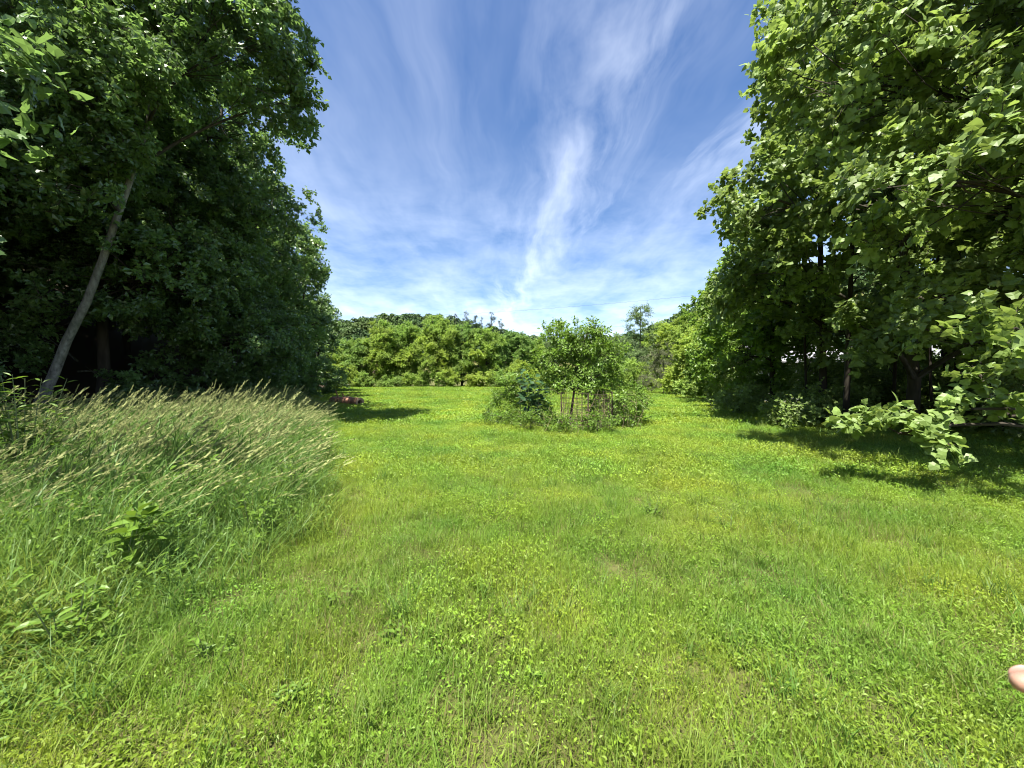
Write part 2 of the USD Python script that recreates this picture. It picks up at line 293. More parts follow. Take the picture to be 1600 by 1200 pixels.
def clump_class(name, seed, mat, twigmat, R=.6, twigs=5, per=9, L=.1, w=.055, kind='simple', droop=.25, up=.75):
    """the end of a branch: forking twigs with leaves turned to the light. Grows along +z from the origin."""
    rng = np.random.default_rng(seed)
    tw, leaves = MB(), []
    for t in range(twigs):
        d = unit([rng.normal(0, .75), rng.normal(0, .75), rng.uniform(.25, 1.0)])
        base = np.array([0, 0, rng.uniform(0, .25) * R]); n = rng.uniform(.65, 1.05) * R
        tip = base + d * n; tip[2] -= droop * n * rng.uniform(.3, 1)
        c = curve(base, tip, (0, 0, .08 * n), 5)
        tw.add(*tube(c, np.linspace(.012, .004, 5) * R, 3, False))
        for q in range(per):
            s = (q + rng.uniform(.2, 1)) / per
            p = c[0] + (c[-1] - c[0]) * s + np.array([0, 0, .08 * n * 4 * s * (1 - s)])
            out = unit(d * .5 + rng.normal(0, .7, 3) * [1, 1, .45] + [0, 0, -.25])
            nz = unit(np.array([0, 0, up]) + rng.normal(0, .45, 3))
            x = unit(np.cross(out, nz)); z = np.cross(x, out)
            sc = rng.uniform(.7, 1.2)
            leaves.append(place(LEAVES[kind](rng, L * sc, w * sc), np.stack([x, out, z], 1), p + out * L * .25))
    path = '/World/' + name
    c = stage.CreateClassPrim(path)
    m = MB(); [m.add(*l) for l in leaves]
    usdkit.mesh(stage, path + '/leaves', m.get(), mat).CreateDoubleSidedAttr(True)
    if twigmat: usdkit.mesh(stage, path + '/twig', tw.get(), twigmat)
    CLS[path] = leaves
    return path
def clump_set(name, n, seed, *a, **k): return [clump_class('%s_class_%d' % (name, i), seed + i, *a, **k) for i in range(n)]
SETS = {
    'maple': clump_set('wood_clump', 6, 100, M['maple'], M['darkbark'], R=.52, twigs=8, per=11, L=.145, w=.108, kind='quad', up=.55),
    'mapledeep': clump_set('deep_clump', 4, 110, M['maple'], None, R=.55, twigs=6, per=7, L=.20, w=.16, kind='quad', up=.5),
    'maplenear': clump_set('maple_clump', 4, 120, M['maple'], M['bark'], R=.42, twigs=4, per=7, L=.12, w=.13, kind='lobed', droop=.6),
    'plane': clump_set('plane_clump', 6, 140, M['plane'], M['bark'], R=.55, twigs=7, per=8, L=.155, w=.165, kind='lobed', droop=.35, up=.6),
    'planefar': clump_set('plane_far_clump', 5, 160, M['plane'], M['bark'], R=.55, twigs=7, per=9, L=.17, w=.16, kind='quad'),
    'far': clump_set('far_clump', 5, 180, M['far'], None, R=.85, twigs=9, per=12, L=.21, w=.17, kind='quad', up=.45),
    'far2': clump_set('far_green_clump', 5, 190, M['far2'], None, R=.85, twigs=9, per=12, L=.21, w=.17, kind='quad', up=.45),
    'bright': clump_set('bright_clump', 5, 170, M['sapling'], M['bark'], R=.55, twigs=7, per=9, L=.17, w=.16, kind='quad'),
    'pale': clump_set('pale_clump', 4, 200, M['pale'], M['bark'], R=.8, twigs=6, per=12, L=.13, w=.07, kind='quad'),
    'olive': clump_set('olive_clump', 4, 220, M['olive'], M['bark'], R=.6, twigs=7, per=12, L=.10, w=.05, kind='quad'),
    'pine': clump_set('pine_clump', 4, 240, M['pine'], None, R=1.1, twigs=8, per=14, L=.30, w=.10, kind='quad', droop=.1),
    'sapling': clump_set('sapling_clump', 5, 260, M['sapling'], M['stem'], R=.42, twigs=5, per=8, L=.12, w=.065, kind='quad', droop=.45),
    'bushfar': clump_set('bush_clump', 4, 300, M['plane'], M['stem'], R=.4, twigs=6, per=8, L=.10, w=.075, kind='quad'),
    'shrub': clump_set('shrub_clump', 4, 280, M['weed'], M['stem'], R=.35, twigs=6, per=8, L=.085, w=.05, kind='quad'),
}

# ------------------------------------------------------------------ trees
def lobe_points(rng, lobe, density, seed, hollow=.4, flat=.35):
    """clump places through one lobe of a crown, most of them near its uneven skin"""
    c, r = np.array(lobe[:3], float), np.array(lobe[3:6], float)
    area = 4 * math.pi * ((r[0] * r[1]) ** 1.6 + (r[0] * r[2]) ** 1.6 + (r[1] * r[2]) ** 1.6) ** (1 / 1.6) / 3 ** (1 / 1.6)
    n = max(6, int(area * density))
    d = rng.normal(0, 1, (n, 3)); d /= np.linalg.norm(d, axis=1)[:, None]
    bump = .68 + .62 * fbm(d * 1.7 + seed * 3.3, 3, seed)
    rad = (hollow + (1 - hollow) * rng.random(n) ** .55) * bump
    p = c + d * r * rad[:, None]
    keep = noise(p * 1.1 + 17.0 * seed, seed + 9) > .24
    return p[keep], d[keep], rad[keep]
def tree(name, label, base, trunk, trunk_r, lobes, clumps, density=1.5, scale=1.0, seed=1, barkm='bark', cat='tree', group=None, near_leaves=0, limb_r=.45, min_z=None, hollow=.4, sub=.35, lean_up=.55, twist=.5):
    """base: world point of the foot; trunk: points above it (relative); lobes: ellipsoids (relative). near_leaves: so many of the leaves nearest to the eye become parts of their own."""
    rng = np.random.default_rng(seed)
    base = np.array(base, float)
    t = thing(name, label, cat, base, group=group)
    tp = np.array(trunk, float); tp = np.vstack([[0, 0, -.3], tp]) if tp[0][2] >= 0 else tp
    # resample the trunk, with a few wobbles and a flare at the foot
    s = np.linspace(0, len(tp) - 1, 14); tr = np.stack([np.interp(s, np.arange(len(tp)), tp[:, q]) for q in range(3)], 1)
    tr[1:-1, :2] += rng.normal(0, trunk_r * .18, (12, 2))
    rr = trunk_r * (np.linspace(1, .28, 14) + .45 * np.exp(-np.linspace(0, 9, 14)))
    part('trunk', tube(tr, rr, 10), M[barkm], t, 60)
    pos, dirs, scl = [], [], []
    for li, lo in enumerate(lobes):
        p, d, rad = lobe_points(rng, lo, density, seed * 7 + li, hollow)
        if min_z is not None: k2 = p[:, 2] > min_z; p, d, rad = p[k2], d[k2], rad[k2]
        k2 = p[:, 2] + base[2] > gz(p[:, 0] + base[0], p[:, 1] + base[1]) + .15; p, d, rad = p[k2], d[k2], rad[k2]
        if not len(p): continue
        c = np.array(lo[:3])
        # the limb that carries this lobe leaves the trunk below it
        q = int(np.clip(np.searchsorted(tr[:, 2], c[2] - .55 * np.hypot(c[0] - tr[6, 0], c[1] - tr[6, 1]) - .2), 2, 12))
        r0 = min(rr[q] * .7, limb_r * trunk_r * (1 if li else 1.1))
        m = MB(); mid = curve(tr[q], c, (rng.normal(0, .15), rng.normal(0, .15), .08 * np.linalg.norm(c - tr[q])), 7)
        m.add(*tube(mid, np.linspace(r0, r0 * .35, 7), 6))
        for e in rng.permutation(len(p))[:int(len(p) * sub)]:
            at = mid[rng.integers(3, 7)]
            m.add(*tube(curve(at, p[e], rng.normal(0, .07, 3) * np.linalg.norm(p[e] - at), 4), np.linspace(r0 * .3, .006, 4), 3, False))
        part('branch', m.get(), M['darkbark' if barkm == 'palebark' else barkm], t, 60)
        pos.append(p); dirs.append(d); scl.append(scale * rng.uniform(.75, 1.25, len(p)))
    pos, dirs, scl = np.vstack(pos), np.vstack(dirs), np.concatenate(scl)
    dirs = dirs * twist + [0, 0, lean_up] + rng.normal(0, .28, dirs.shape)
    idx = rng.integers(0, len(clumps), len(pos)); roll = rng.uniform(0, 6.28, len(pos))
    Rs = [frame(d, a) for d, a in zip(dirs, roll)]
    if near_leaves:                                          # the leaves that show largest are parts
        wp = pos + base
        vis = (wp[:, 1] > .8) & (np.abs(wp[:, 0]) < 1.36 * wp[:, 1]) & (np.abs(wp[:, 2] - EYE) < 1.05 * wp[:, 1])
        order = np.argsort(np.where(vis, np.linalg.norm(wp - [0, 0, EYE], axis=1), 1e9))
        gone, n = [], 0
        for e in order:
            leaves = CLS[clumps[idx[e]]]
            if n + len(leaves) > near_leaves or not vis[e]: break
            for v, f in leaves:
                part('leaf', (v * scl[e] @ Rs[e].T + pos[e], f), NEARMAT[clumps[idx[e]]], t)
            n += len(leaves); gone.append(e)
        keep = np.setdiff1d(np.arange(len(pos)), gone)
    else: keep = np.arange(len(pos))
    instancer('%s/crown' % t.GetPath(), clumps, pos[keep], [quat_of(Rs[e]) for e in keep], scl[keep], idx[keep])
    return t
NEARMAT = {}
for c in SETS['plane']: NEARMAT[c] = M['plane']
for c in SETS['maplenear']: NEARMAT[c] = M['maple']
for c in SETS['sapling']: NEARMAT[c] = M['sapling']
def crown(h, r, z0=.25, seed=0, n=6, top=1.0):
    """lobes of a rounded crown between z0*h and h"""
    rng = np.random.default_rng(seed + 5000); out = []
    for i in range(n):
        z = z0 + (1 - z0) * (i + .5) / n
        prof = math.sin(math.pi * min(1, .22 + .78 * (1 - ((z - z0) / (1 - z0)) ** 1.5))) if z > .5 else 1
        ang = i * 2.4 + rng.uniform(-.5, .5); off = r * .42 * (.6 + .4 * prof) * (0 if i == n - 1 else 1)
        rr = r * rng.uniform(.52, .72) * (.75 + .25 * prof) * (.8 if i == n - 1 else 1)
        out.append((math.cos(ang) * off, math.sin(ang) * off, z * h - (.0 if i < n - 1 else .06 * h), rr, rr, rr * rng.uniform(.7, .95)))
    return out
def straight(h, lean=(0, 0)): return [(0, 0, 0), (lean[0] * .3, lean[1] * .3, h * .35), (lean[0] * .65, lean[1] * .65, h * .65), (lean[0], lean[1], h * .92)]
def at(x, y, dz=0): return (x, y, float(gz(x, y)) + dz)

# the wood on the left: its edge, from the eye to the far end
WOOD = 'broadleaf trees of the dark wood on the left'
P = lambda px, py, Y, b: tuple(W(px, py, Y) - np.array(b))
b0 = at(-13.75, 11.0)
tree('leaning_tree', 'pale bare trunk leaning right at the edge of the left wood', b0,
     [(0, 0, 0), P(88, 575, 11, b0), P(150, 440, 11, b0), P(205, 290, 11, b0), P(250, 150, 11, b0), P(290, 30, 11, b0)], .145,
     [(6.2, 0, 10.6, 2.0, 1.7, 1.2), (4.8, .6, 12.6, 2.8, 2.4, 1.7), (3.2, -.8, 9.4, 2.2, 1.8, 1.5), (7.1, .2, 9.2, 1.1, 1.2, .6), (2.0, 1.0, 12.6, 2.6, 2.4, 1.8), (4.6, .4, 15.0, 3.0, 2.6, 1.8), (1.0, 0, 7.6, 2.2, 1.6, 1.2), (3.0, -1.0, 8.4, 1.5, 1.0, 1.0), (2.2, -.9, 6.3, 1.1, .7, .8), (2.9, -.8, 7.3, 1.2, .8, .8)],
     SETS['maple'], 1.9, 1.0, 11, 'palebark', group=None, hollow=.3)
edge = [  # x, y, height, radius, first crown height, label
    (-15.4, 8.0, 16, 4.2, .22, 'dark broad tree at the left edge of the photo, left of the leaning trunk'),
    (-15.0, 4.6, 15, 3.8, .34, 'dark tree nearest the eye at the far left above the tall grass'),
    (-15.0, 14.0, 16, 5.0, .22, 'dark tree just behind the leaning pale trunk'),
    (-13.9, 17.5, 15.0, 5.0, .16, 'full dark tree whose bough juts into the sky right of the leaning trunk'),
    (-16.2, 22.5, 14.2, 4.3, .10, 'dark tree of the wood edge, second behind the leaning trunk'),
    (-17.4, 28.0, 12.6, 3.9, .06, 'dark leafy tree midway along the edge of the left wood'),
    (-19.2, 34.5, 12.2, 3.6, .05, 'dark tree last but one before the far end of the wood edge'),
    (-21.6, 42.5, 10.6, 3.0, .05, 'tree at the far right end of the dark wood, beside the log'),
]
for q, (x, y, h, r, z0, lab) in enumerate(edge):
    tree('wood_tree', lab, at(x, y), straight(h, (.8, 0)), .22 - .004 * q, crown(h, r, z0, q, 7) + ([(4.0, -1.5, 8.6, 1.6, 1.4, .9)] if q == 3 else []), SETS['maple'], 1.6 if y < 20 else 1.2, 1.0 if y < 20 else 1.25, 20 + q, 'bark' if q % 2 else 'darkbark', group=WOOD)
deep = [(-19, 9.5, 17, 4.4), (-22.5, 15, 17, 4.6), (-20.5, 20.5, 16, 4.4), (-25, 24, 16, 4.6), (-23, 31, 15, 4.4), (-26, 40, 14, 4.2), (-18.5, 4.0, 16, 4.2), (-27, 9, 17, 4.8), (-30, 18, 16, 5), (-32, 30, 15, 5), (-36, 12, 16, 5), (-29, 50, 11, 4), (-21.5, 5.5, 15, 4.4), (-25, 2.5, 15, 4.4), (-20.5, 12.5, 10, 4.0), (-24, 11.0, 9, 4.0), (-29, 23.5, 9, 4.2), (-25.5, 19.0, 8, 3.8)]
for q, (x, y, h, r) in enumerate(deep):
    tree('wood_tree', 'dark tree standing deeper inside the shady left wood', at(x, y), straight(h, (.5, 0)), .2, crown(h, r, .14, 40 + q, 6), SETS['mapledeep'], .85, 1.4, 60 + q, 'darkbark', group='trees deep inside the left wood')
for q, (x, y, h, r, lab) in enumerate([(-13.2, 14.2, 2.6, 1.5, 'low dark bush in the shade right of the leaning trunk'), (-13.9, 18.8, 3.4, 1.9, 'layered dark bush under the wood edge, middle of the shade'),
        (-15.3, 24.5, 3.2, 1.9, 'rounded dark bush low on the wood edge before the far end'), (-13.4, 9.0, 1.7, 1.1, 'small dark shrub at the foot of the leaning trunk'), (-16.4, 12.0, 2.4, 1.4, 'dark shrub on the bank left of the leaning trunk'), (-17.2, 30.5, 2.6, 1.7, 'dark shrub near the end of the tall grass at the wood foot')]):
    tree('shade_shrub', lab, at(x, y), straight(h * .8), .045, [(0, 0, h * .55, r, r, h * .42), (r * .5, -.3, h * .32, r * .7, r * .7, h * .28), (-r * .5, .3, h * .3, r * .7, r * .7, h * .28)], SETS['maple'], 1.6, .8, 90 + q, 'darkbark', 'shrub', group='shrubs in the shade of the left wood')
# fallen dead sticks and a few thin trunks on the bank in the shade
rng = np.random.default_rng(7)
for q in range(9):
    x, y = rng.uniform(-19, -13.5), rng.uniform(12, 21)
    p = np.array(at(x, y, .08)); d = np.array([rng.normal(0, 1), rng.normal(0, .5), 0]); d = unit(d) * rng.uniform(.8, 2.2); e = p + d; e[2] = float(gz(e[0], e[1])) + rng.uniform(.1, .6)
    mb = MB(); mb.add(*tube(curve(p, e, (0, 0, .12), 6), np.linspace(.045, .015, 6), 5))
    mb.add(*tube(curve((p + e) / 2, (p + e) / 2 + [rng.normal(0, .3), rng.normal(0, .3), .35], (0, 0, 0), 4), np.linspace(.02, .006, 4), 4))
    top('dead_stick', mb.get(), M['palebark'], 'bare dead stick lying on the dark bank under the left wood', 'stick', 'dead sticks on the shaded bank')

# maple bough that hangs into the photo's top left corner, from a tree beside the photographer
tree('maple_tree', 'near maple with pale drooping leaves hanging in at the left edge', at(-9.8, 2.6), straight(8, (.4, .2)), .16,
     [(4.95, .85, 4.1, .45, .45, .7), (4.75, .75, 3.0, .35, .4, .45), (4.6, .7, 5.3, .6, .6, .5), (1.0, 0, 6.5, 2.0, 1.8, 1.4), (-1, .5, 8, 2.2, 2.0, 1.5)], SETS['maplenear'], 2.1, 1.0, 131, 'bark', near_leaves=120, min_z=2.0, lean_up=-.1)

# right-hand trees: large plane leaves
RIGHT = 'big-leaved trees on the right'
tree('plane_tree', 'nearest big-leaved tree at the right edge with bright boughs sweeping low', at(10.9, 6.4), [(0, 0, 0), (-.2, 0, 2.5), (-.7, .1, 5), (-1.1, .2, 8), (-1.2, .2, 11)], .24,
     [(-4.3, -.9, 1.15, 1.0, .6, .5), (-5.35, -.9, .80, .62, .4, .2), (-4.75, -1.7, 2.2, .5, .4, .3), (-4.1, -.5, 4.6, 1.5, 1.3, 1.0), (-4.6, .6, 6.9, 1.9, 1.5, 1.3), (-3.0, -1.2, 5.9, 1.6, 1.3, 1.1), (-2.6, .5, 8.6, 2.4, 2.0, 1.5), (-1.6, -1.0, 3.7, 1.6, 1.2, .9), (-.4, 0, 10.6, 2.8, 2.4, 1.8), (1.2, 0, 7.2, 2.6, 2.4, 2.2), (-2.2, .2, 2.6, 1.8, 1.2, .7), (-2.6, -1.8, 7.6, 2.2, 1.6, 1.3), (-1.4, -2.2, 5.4, 2.0, 1.4, 1.2), (-3.6, -1.0, 10.8, 2.2, 1.8, 1.4)],
     SETS['plane'], 2.3, .8, 151, 'darkbark', group=RIGHT, near_leaves=296, hollow=.3, min_z=.55, limb_r=.22)
tree('plane_tree', 'tall big-leaved tree forming the left outline of the right-hand mass', at(12.8, 12.2), [(0, 0, 0), (-.1, .1, 3), (-.4, 0, 6), (-.9, 0, 10), (-1.2, 0, 13.5)], .2,
     [(-4.6, -.2, 7.2, 1.9, 1.9, 1.5), (-4.1, .4, 5.1, 1.7, 1.8, 1.0), (-3.2, -.8, 9.7, 2.4, 2.2, 1.8), (-2.4, 0, 12.6, 2.8, 2.6, 2.2), (-.6, .5, 15.2, 3.2, 2.8, 2.2), (-2.2, -1.6, 6.4, 2.2, 1.8, 1.5), (1.4, -1.2, 10.8, 3.0, 2.6, 2.3), (2.0, 1.0, 7.6, 3.0, 2.6, 2.0), (-1.2, -2.0, 3.9, 2.0, 1.3, .9), (1.6, -1.8, 4.4, 2.0, 1.5, 1.1), (-.4, 1.8, 3.4, 2.4, 1.4, 1.2), (2.6, 1.2, 3.6, 2.4, 1.6, 1.3), (-2.6, -1.4, 2.9, 1.6, 1.0, .8), (.4, -2.0, 2.9, 1.7, 1.0, .8)],
     SETS['plane'], 1.65, 1.0, 152, 'bark', group=RIGHT, near_leaves=180, hollow=.3, min_z=1.7)
tree('plane_tree', 'slimmer dark-trunked tree behind the tall big-leaved one on the right', at(11.9, 14.6), straight(12, (-.5, 0)), .16,
     [(-2.2, .4, 4.8, 1.8, 1.8, 1.2), (-1.6, 0, 7.5, 2.2, 2.0, 1.7), (0, 0, 10.2, 2.4, 2.2, 1.9)], SETS['plane'], 1.9, 1.0, 153, 'darkbark', group=RIGHT, min_z=1.4)
for q, (x, y, h, r, z0, lab) in enumerate([(12.6, 18.6, 8.2, 3.1, .10, 'bushy light green tree left of and behind the big-leaved trees'), (14.2, 24.0, 7.6, 3.2, .08, 'second bushy light green tree behind the big-leaved trees'),
        (17.2, 9.6, 15, 4.4, .22, 'dark tree behind the nearest big-leaved tree at the right edge'), (17.5, 15.5, 14, 4.2, .22, 'shaded tree behind the dark trunks on the right'), (15.4, 5.0, 13, 3.8, .2, 'tree just outside the right edge, beside the nearest one')]):
    tree('green_tree', lab, at(x, y), straight(h), .16, crown(h, r, z0, 70 + q, 6), SETS['bright' if q < 2 else 'planefar'], 1.4, 1.0, 160 + q, 'darkbark', group='trees behind the big-leaved trees')
for q, (px, Y, r) in enumerate([(1322, 12.6, .10), (1398, 13.2, .055), (1462, 12.4, .045), (1500, 13.4, .075), (1262, 15.0, .05)]):
    p = W(px, 700, Y); b = np.array(at(p[0], Y)); rg = np.random.default_rng(300 + q)
    t = thing('thin_tree', 'bare thin dark trunk in the shade under the right-hand trees', 'tree', b, group='thin trunks in the right-hand shade')
    c = curve((0, 0, -.2), (rg.normal(0, .3), rg.normal(0, .3), 6.5), (rg.normal(0, .12), 0, 0), 8)
    part('trunk', tube(c, np.linspace(r, r * .5, 8), 7), M['darkbark'], t, 60)
    for e in range(5):
        a = c[2 + e]; part('branch', tube(curve(a, a + [rg.normal(0, .8), rg.normal(0, .8), rg.uniform(.2, .9)], (0, 0, .1), 4), np.linspace(r * .35, .006, 4), 4), M['darkbark'], t)
for q, (x, y, h, r, lab) in enumerate([(9.6, 16.2, 1.3, .9, 'low leafy bush at the left end of the right-hand shade'), (8.9, 12.7, .75, .5, 'small dark leafy plant at the left tip of the shade'), (12.6, 20.8, 2.8, 1.8, 'leafy bush at the foot of the bushy light green tree'),
        (15.2, 13.0, 2.2, 1.7, 'dark bush behind the thin trunks on the right'), (13.4, 8.8, 1.9, 1.4, 'dark bush at the right edge under the near boughs'), (13.6, 15.4, 2.9, 1.9, 'tall dark bush left of the thin trunks, under the big-leaved trees'), (17.6, 14.8, 2.9, 2.0, 'dark bush far right behind the thin trunks'), (14.6, 11.4, 1.5, 1.3, 'low dark bush right of the tall big-leaved tree foot'), (11.0, 13.4, 1.5, 1.2, 'low dark bush at the left foot of the tall big-leaved tree'), (19.0, 19.0, 3.0, 2.4, 'dark hedge-like bush in front of the pale building'), (16.2, 17.4, 2.8, 2.0, 'dark bush just left of the hedge-like one before the pale building'), (22.0, 21.5, 3.3, 2.6, 'dark bush against the left part of the pale building'), (17.6, 19.0, 3.3, 2.2, 'dark bush before the left corner of the pale building'), (20.5, 15.5, 3.2, 2.2, 'dark bush right of the hedge-like one before the pale building')]):
    tree('right_shrub', lab, at(x, y), straight(h * .8), .03, [(0, 0, h * .5, r, r, h * .42), (r * .5, .2, h * .3, r * .7, r * .7, h * .28), (-r * .5, -.2, h * .3, r * .7, r * .7, h * .28)], SETS['bushfar'], 2.6, 1.15, 170 + q, 'darkbark', 'shrub', group='bushes under the right-hand trees')

# far row across the end of the meadow
ROW = 'yellow-green trees at the end of the meadow'
for q, (px, Y, topy, r, lab) in enumerate([(522, 60, 548, 2.3, 'low yellow-green tree at the left end of the far row, beside the dark wood'), (556, 61, 534, 3.0, 'rounded tree second from the left in the far row'), (600, 61, 507, 3.6, 'tall rounded tree third from the left in the far row'),
        (640, 63, 509, 3.2, 'tree fourth from the left in the far row'), (682, 60, 497, 3.5, 'tallest bright tree in the middle of the far row'), (722, 61, 506, 3.0, 'tree just right of the tallest one in the far row'),
        (760, 60, 515, 3.2, 'rounded tree third from the right in the far row'), (800, 62, 522, 3.0, 'tree second from the right in the far row'), (836, 64, 534, 2.6, 'last low tree at the right end of the far row, behind the sapling')]):
    x = (px - CX) / F * Y; b = at(x, Y); h = EYE + (HZ - topy) / F * Y - b[2]
    tree('meadow_tree', lab, b, straight(h), .2, crown(h, r, .16, 200 + q, 8) + [(1.6 * (-1) ** q, -1.4, 1.7, 1.7, 1.5, 1.2), (-1.5 * (-1) ** q, -1.0, 1.2, 1.3, 1.3, .9)], SETS['far2' if q in (1, 5, 7) else 'far'], .75, 1.0, 210 + q, 'darkbark', group=ROW, sub=.1)
for q, (px, Y, topy, r, lab) in enumerate([(535, 57, 572, 1.9, 'bright low bush at the left foot of the far row'), (568, 57.5, 585, 1.5, 'small bush in front of the second far tree'), (700, 57.5, 580, 1.7, 'low bush at the foot of the tallest far tree'), (812, 52, 566, 1.7, 'yellow-green bush behind the dark large-leaved plant'), (612, 58, 588, 1.6, 'low bush at the foot of the third far tree'), (648, 58.5, 584, 1.7, 'low bush at the foot of the fourth far tree'), (745, 58, 586, 1.6, 'low bush left of the rounded tree in the far row'), (786, 57, 582, 1.8, 'low bush right of the rounded tree in the far row'), (868, 54, 574, 2.2, 'bush behind the left side of the sapling'), (905, 55, 570, 2.4, 'bush seen behind the stem of the sapling'), (945, 53, 568, 2.4, 'bush behind the right side of the sapling'), (985, 44, 566, 2.2, 'bush at the foot of the tall airy tree'), (1075, 34, 568, 1.9, 'yellow-green bush right of the grey-green one'), (1108, 29, 572, 1.7, 'low bright bush before the right-hand trees')]):
    x = (px - CX) / F * Y; b = at(x, Y); h = EYE + (HZ - topy) / F * Y - b[2]
    tree('meadow_bush', lab, b, straight(h * .8), .05, [(0, 0, h * .55, r, r, h * .45), (r * .6, -.3, h * .35, r * .7, r * .7, h * .32), (-r * .6, 0, h * .33, r * .7, r * .7, h * .3)], SETS['far2' if q % 3 == 1 else 'far'], 1.0, .8, 230 + q, 'darkbark', 'bush', group='bushes along the far row')
# behind and right of the sapling
for q, (px, Y, topy, r, st, lab, nm, den) in enumerate([(1000, 46, 472, 1.9, 'pale', 'tall thin airy tree with pale leaves right of the sapling', 'airy_tree', .8), (860, 84, 522, 2.2, 'pale', 'small pale airy tree far behind, left of the sapling', 'airy_tree', .6),
        (968, 60, 526, 2.6, 'pale', 'pale thin-leaved tree between the sapling and the tall airy one', 'airy_tree', .6), (1072, 52, 496, 3.4, 'far', 'rounded bright tree between the airy tree and the right-hand trees', 'meadow_tree', .7),
        (1032, 56, 508, 3.0, 'far', 'bright tree just behind the grey-green bush', 'meadow_tree', .7), (1118, 40, 488, 3.2, 'far', 'bright tree touching the left side of the right-hand trees', 'meadow_tree', .8), (1090, 33, 530, 2.4, 'far', 'lower yellow-green tree in front, right of the grey-green bush', 'meadow_tree', .9), (940, 66, 548, 2.8, 'far', 'rounded tree hidden behind the sapling', 'meadow_tree', .6)]):
    x = (px - CX) / F * Y; b = at(x, Y); h = EYE + (HZ - topy) / F * Y - b[2]
    cr = crown(h, r, .12, 240 + q, 7 if st == 'far' else 9)
    if st == 'pale': cr = [(c[0] * 1.1, c[1] * 1.1, c[2], c[3] * .85, c[4] * .85, c[5] * 1.0) for c in cr]
    tree(nm, lab, b, straight(h), .13, cr, SETS[st], den * (2.2 if st == 'pale' else 1.2), 1.0, 250 + q, 'bark', sub=.3 if st == 'pale' else .1)
tree('grey_green_bush', 'dense grey-green rounded bush right of the sapling at the meadow edge', at(14.6, 37.0), straight(4), .06, [(0, 0, 2.9, 1.9, 1.8, 1.7), (1.3, -.4, 1.5, 1.5, 1.4, 1.2), (-1.2, -.3, 1.4, 1.3, 1.3, 1.1)], SETS['olive'], 1.9, 1.0, 262, 'bark', 'bush')
# pines on the ridge
for q, (px, topy) in enumerate([(712, 492), (729, 486), (743, 490), (752, 496), (768, 485), (781, 499)]):
    Y = 165 + 3 * q; x = (px - CX) / F * Y; b = at(x, Y); h = EYE + (HZ - topy) / F * Y - b[2]
    tree('pine_tree', ['leftmost of the dark pines above the far row', 'second dark pine from the left above the far row', 'third dark pine from the left above the far row', 'third dark pine from the right above the far row', 'second dark pine from the right above the far row, sharply pointed', 'rightmost and lowest dark pine above the far row'][q],
         b, straight(h), .25, [(.8 * math.sin(2.3 * i + q), .8 * math.cos(3.1 * i + q), h * (.2 + .15 * i), (3.4 + .5 * math.sin(q * 1.7)) * (1 - .17 * i), 3.2 * (1 - .17 * i), h * .075) for i in range(5)] + [(.1, 0, h * .93, .55, .5, h * .06)], SETS['pine'], .75, .8, 270 + q, 'darkbark', group='pines on the ridge', sub=0)
# forest over the far hills and up the slope behind the wood: one mass
def crown_class(path, seed, mat):
    rng = np.random.default_rng(seed); m = MB()
    stage.CreateClassPrim(path)
    for q in range(165):
        d = rng.normal(0, 1, 3); d[2] = abs(d[2]) * 1.1 - .3; d = unit(d)
        r = (.62 + .5 * float(fbm(d * 1.8 + seed, 3, seed))) * rng.uniform(.75, 1.05)
        p = d * r * [2.6, 2.6, 3.4] + [0, 0, 5.0]
        nz = unit(d * .6 + [0, 0, .6] + rng.normal(0, .4, 3)); m.add(*place(leaf_quad(rng, rng.uniform(.95, 1.6), 1.0), frame(nz, rng.uniform(0, 6.28)), p))
    usdkit.mesh(stage, path + '/leaves', m.get(), mat).CreateDoubleSidedAttr(True)
    usdkit.mesh(stage, path + '/trunk', tube([(0, 0, -1), (0, 0, 3), (.1, 0, 6)], [.22, .18, .08], 5), M['darkbark'])
    return path
HC = [crown_class('/World/hill_tree_class_%d' % q, 400 + q, M['hillleaf']) for q in range(4)]
def forest(name, label, n, seed, where):
    rng = np.random.default_rng(seed); pos, sc = [], []
    while len(pos) < n:
        x, y = where(rng); z = float(gz(x, y))
        pos.append((x, y, z - .3)); sc.append(rng.uniform(.75, 1.35))
    instancer('/World/' + name, HC, pos, [zquat(rng.uniform(0, 6.28)) for _ in pos], np.array(sc), rng.integers(0, 4, len(pos)), 'stuff', label, 'forest')
forest('hill_forest', 'wooded hill behind the far row of trees', 950, 51, lambda r: (r.uniform(-130, 55), r.uniform(135, 275)))
forest('ridge_forest', 'wooded ridge rising at the right behind the meadow', 520, 52, lambda r: (r.uniform(30, 230), r.uniform(85, 230)))
forest('slope_forest', 'woods covering the slope high behind the left wood', 260, 53, lambda r: (r.uniform(-95, -38), r.uniform(2, 52)))
forest('right_forest', 'woods far behind the right-hand trees', 130, 54, lambda r: (r.uniform(36, 95), r.uniform(0, 80)))

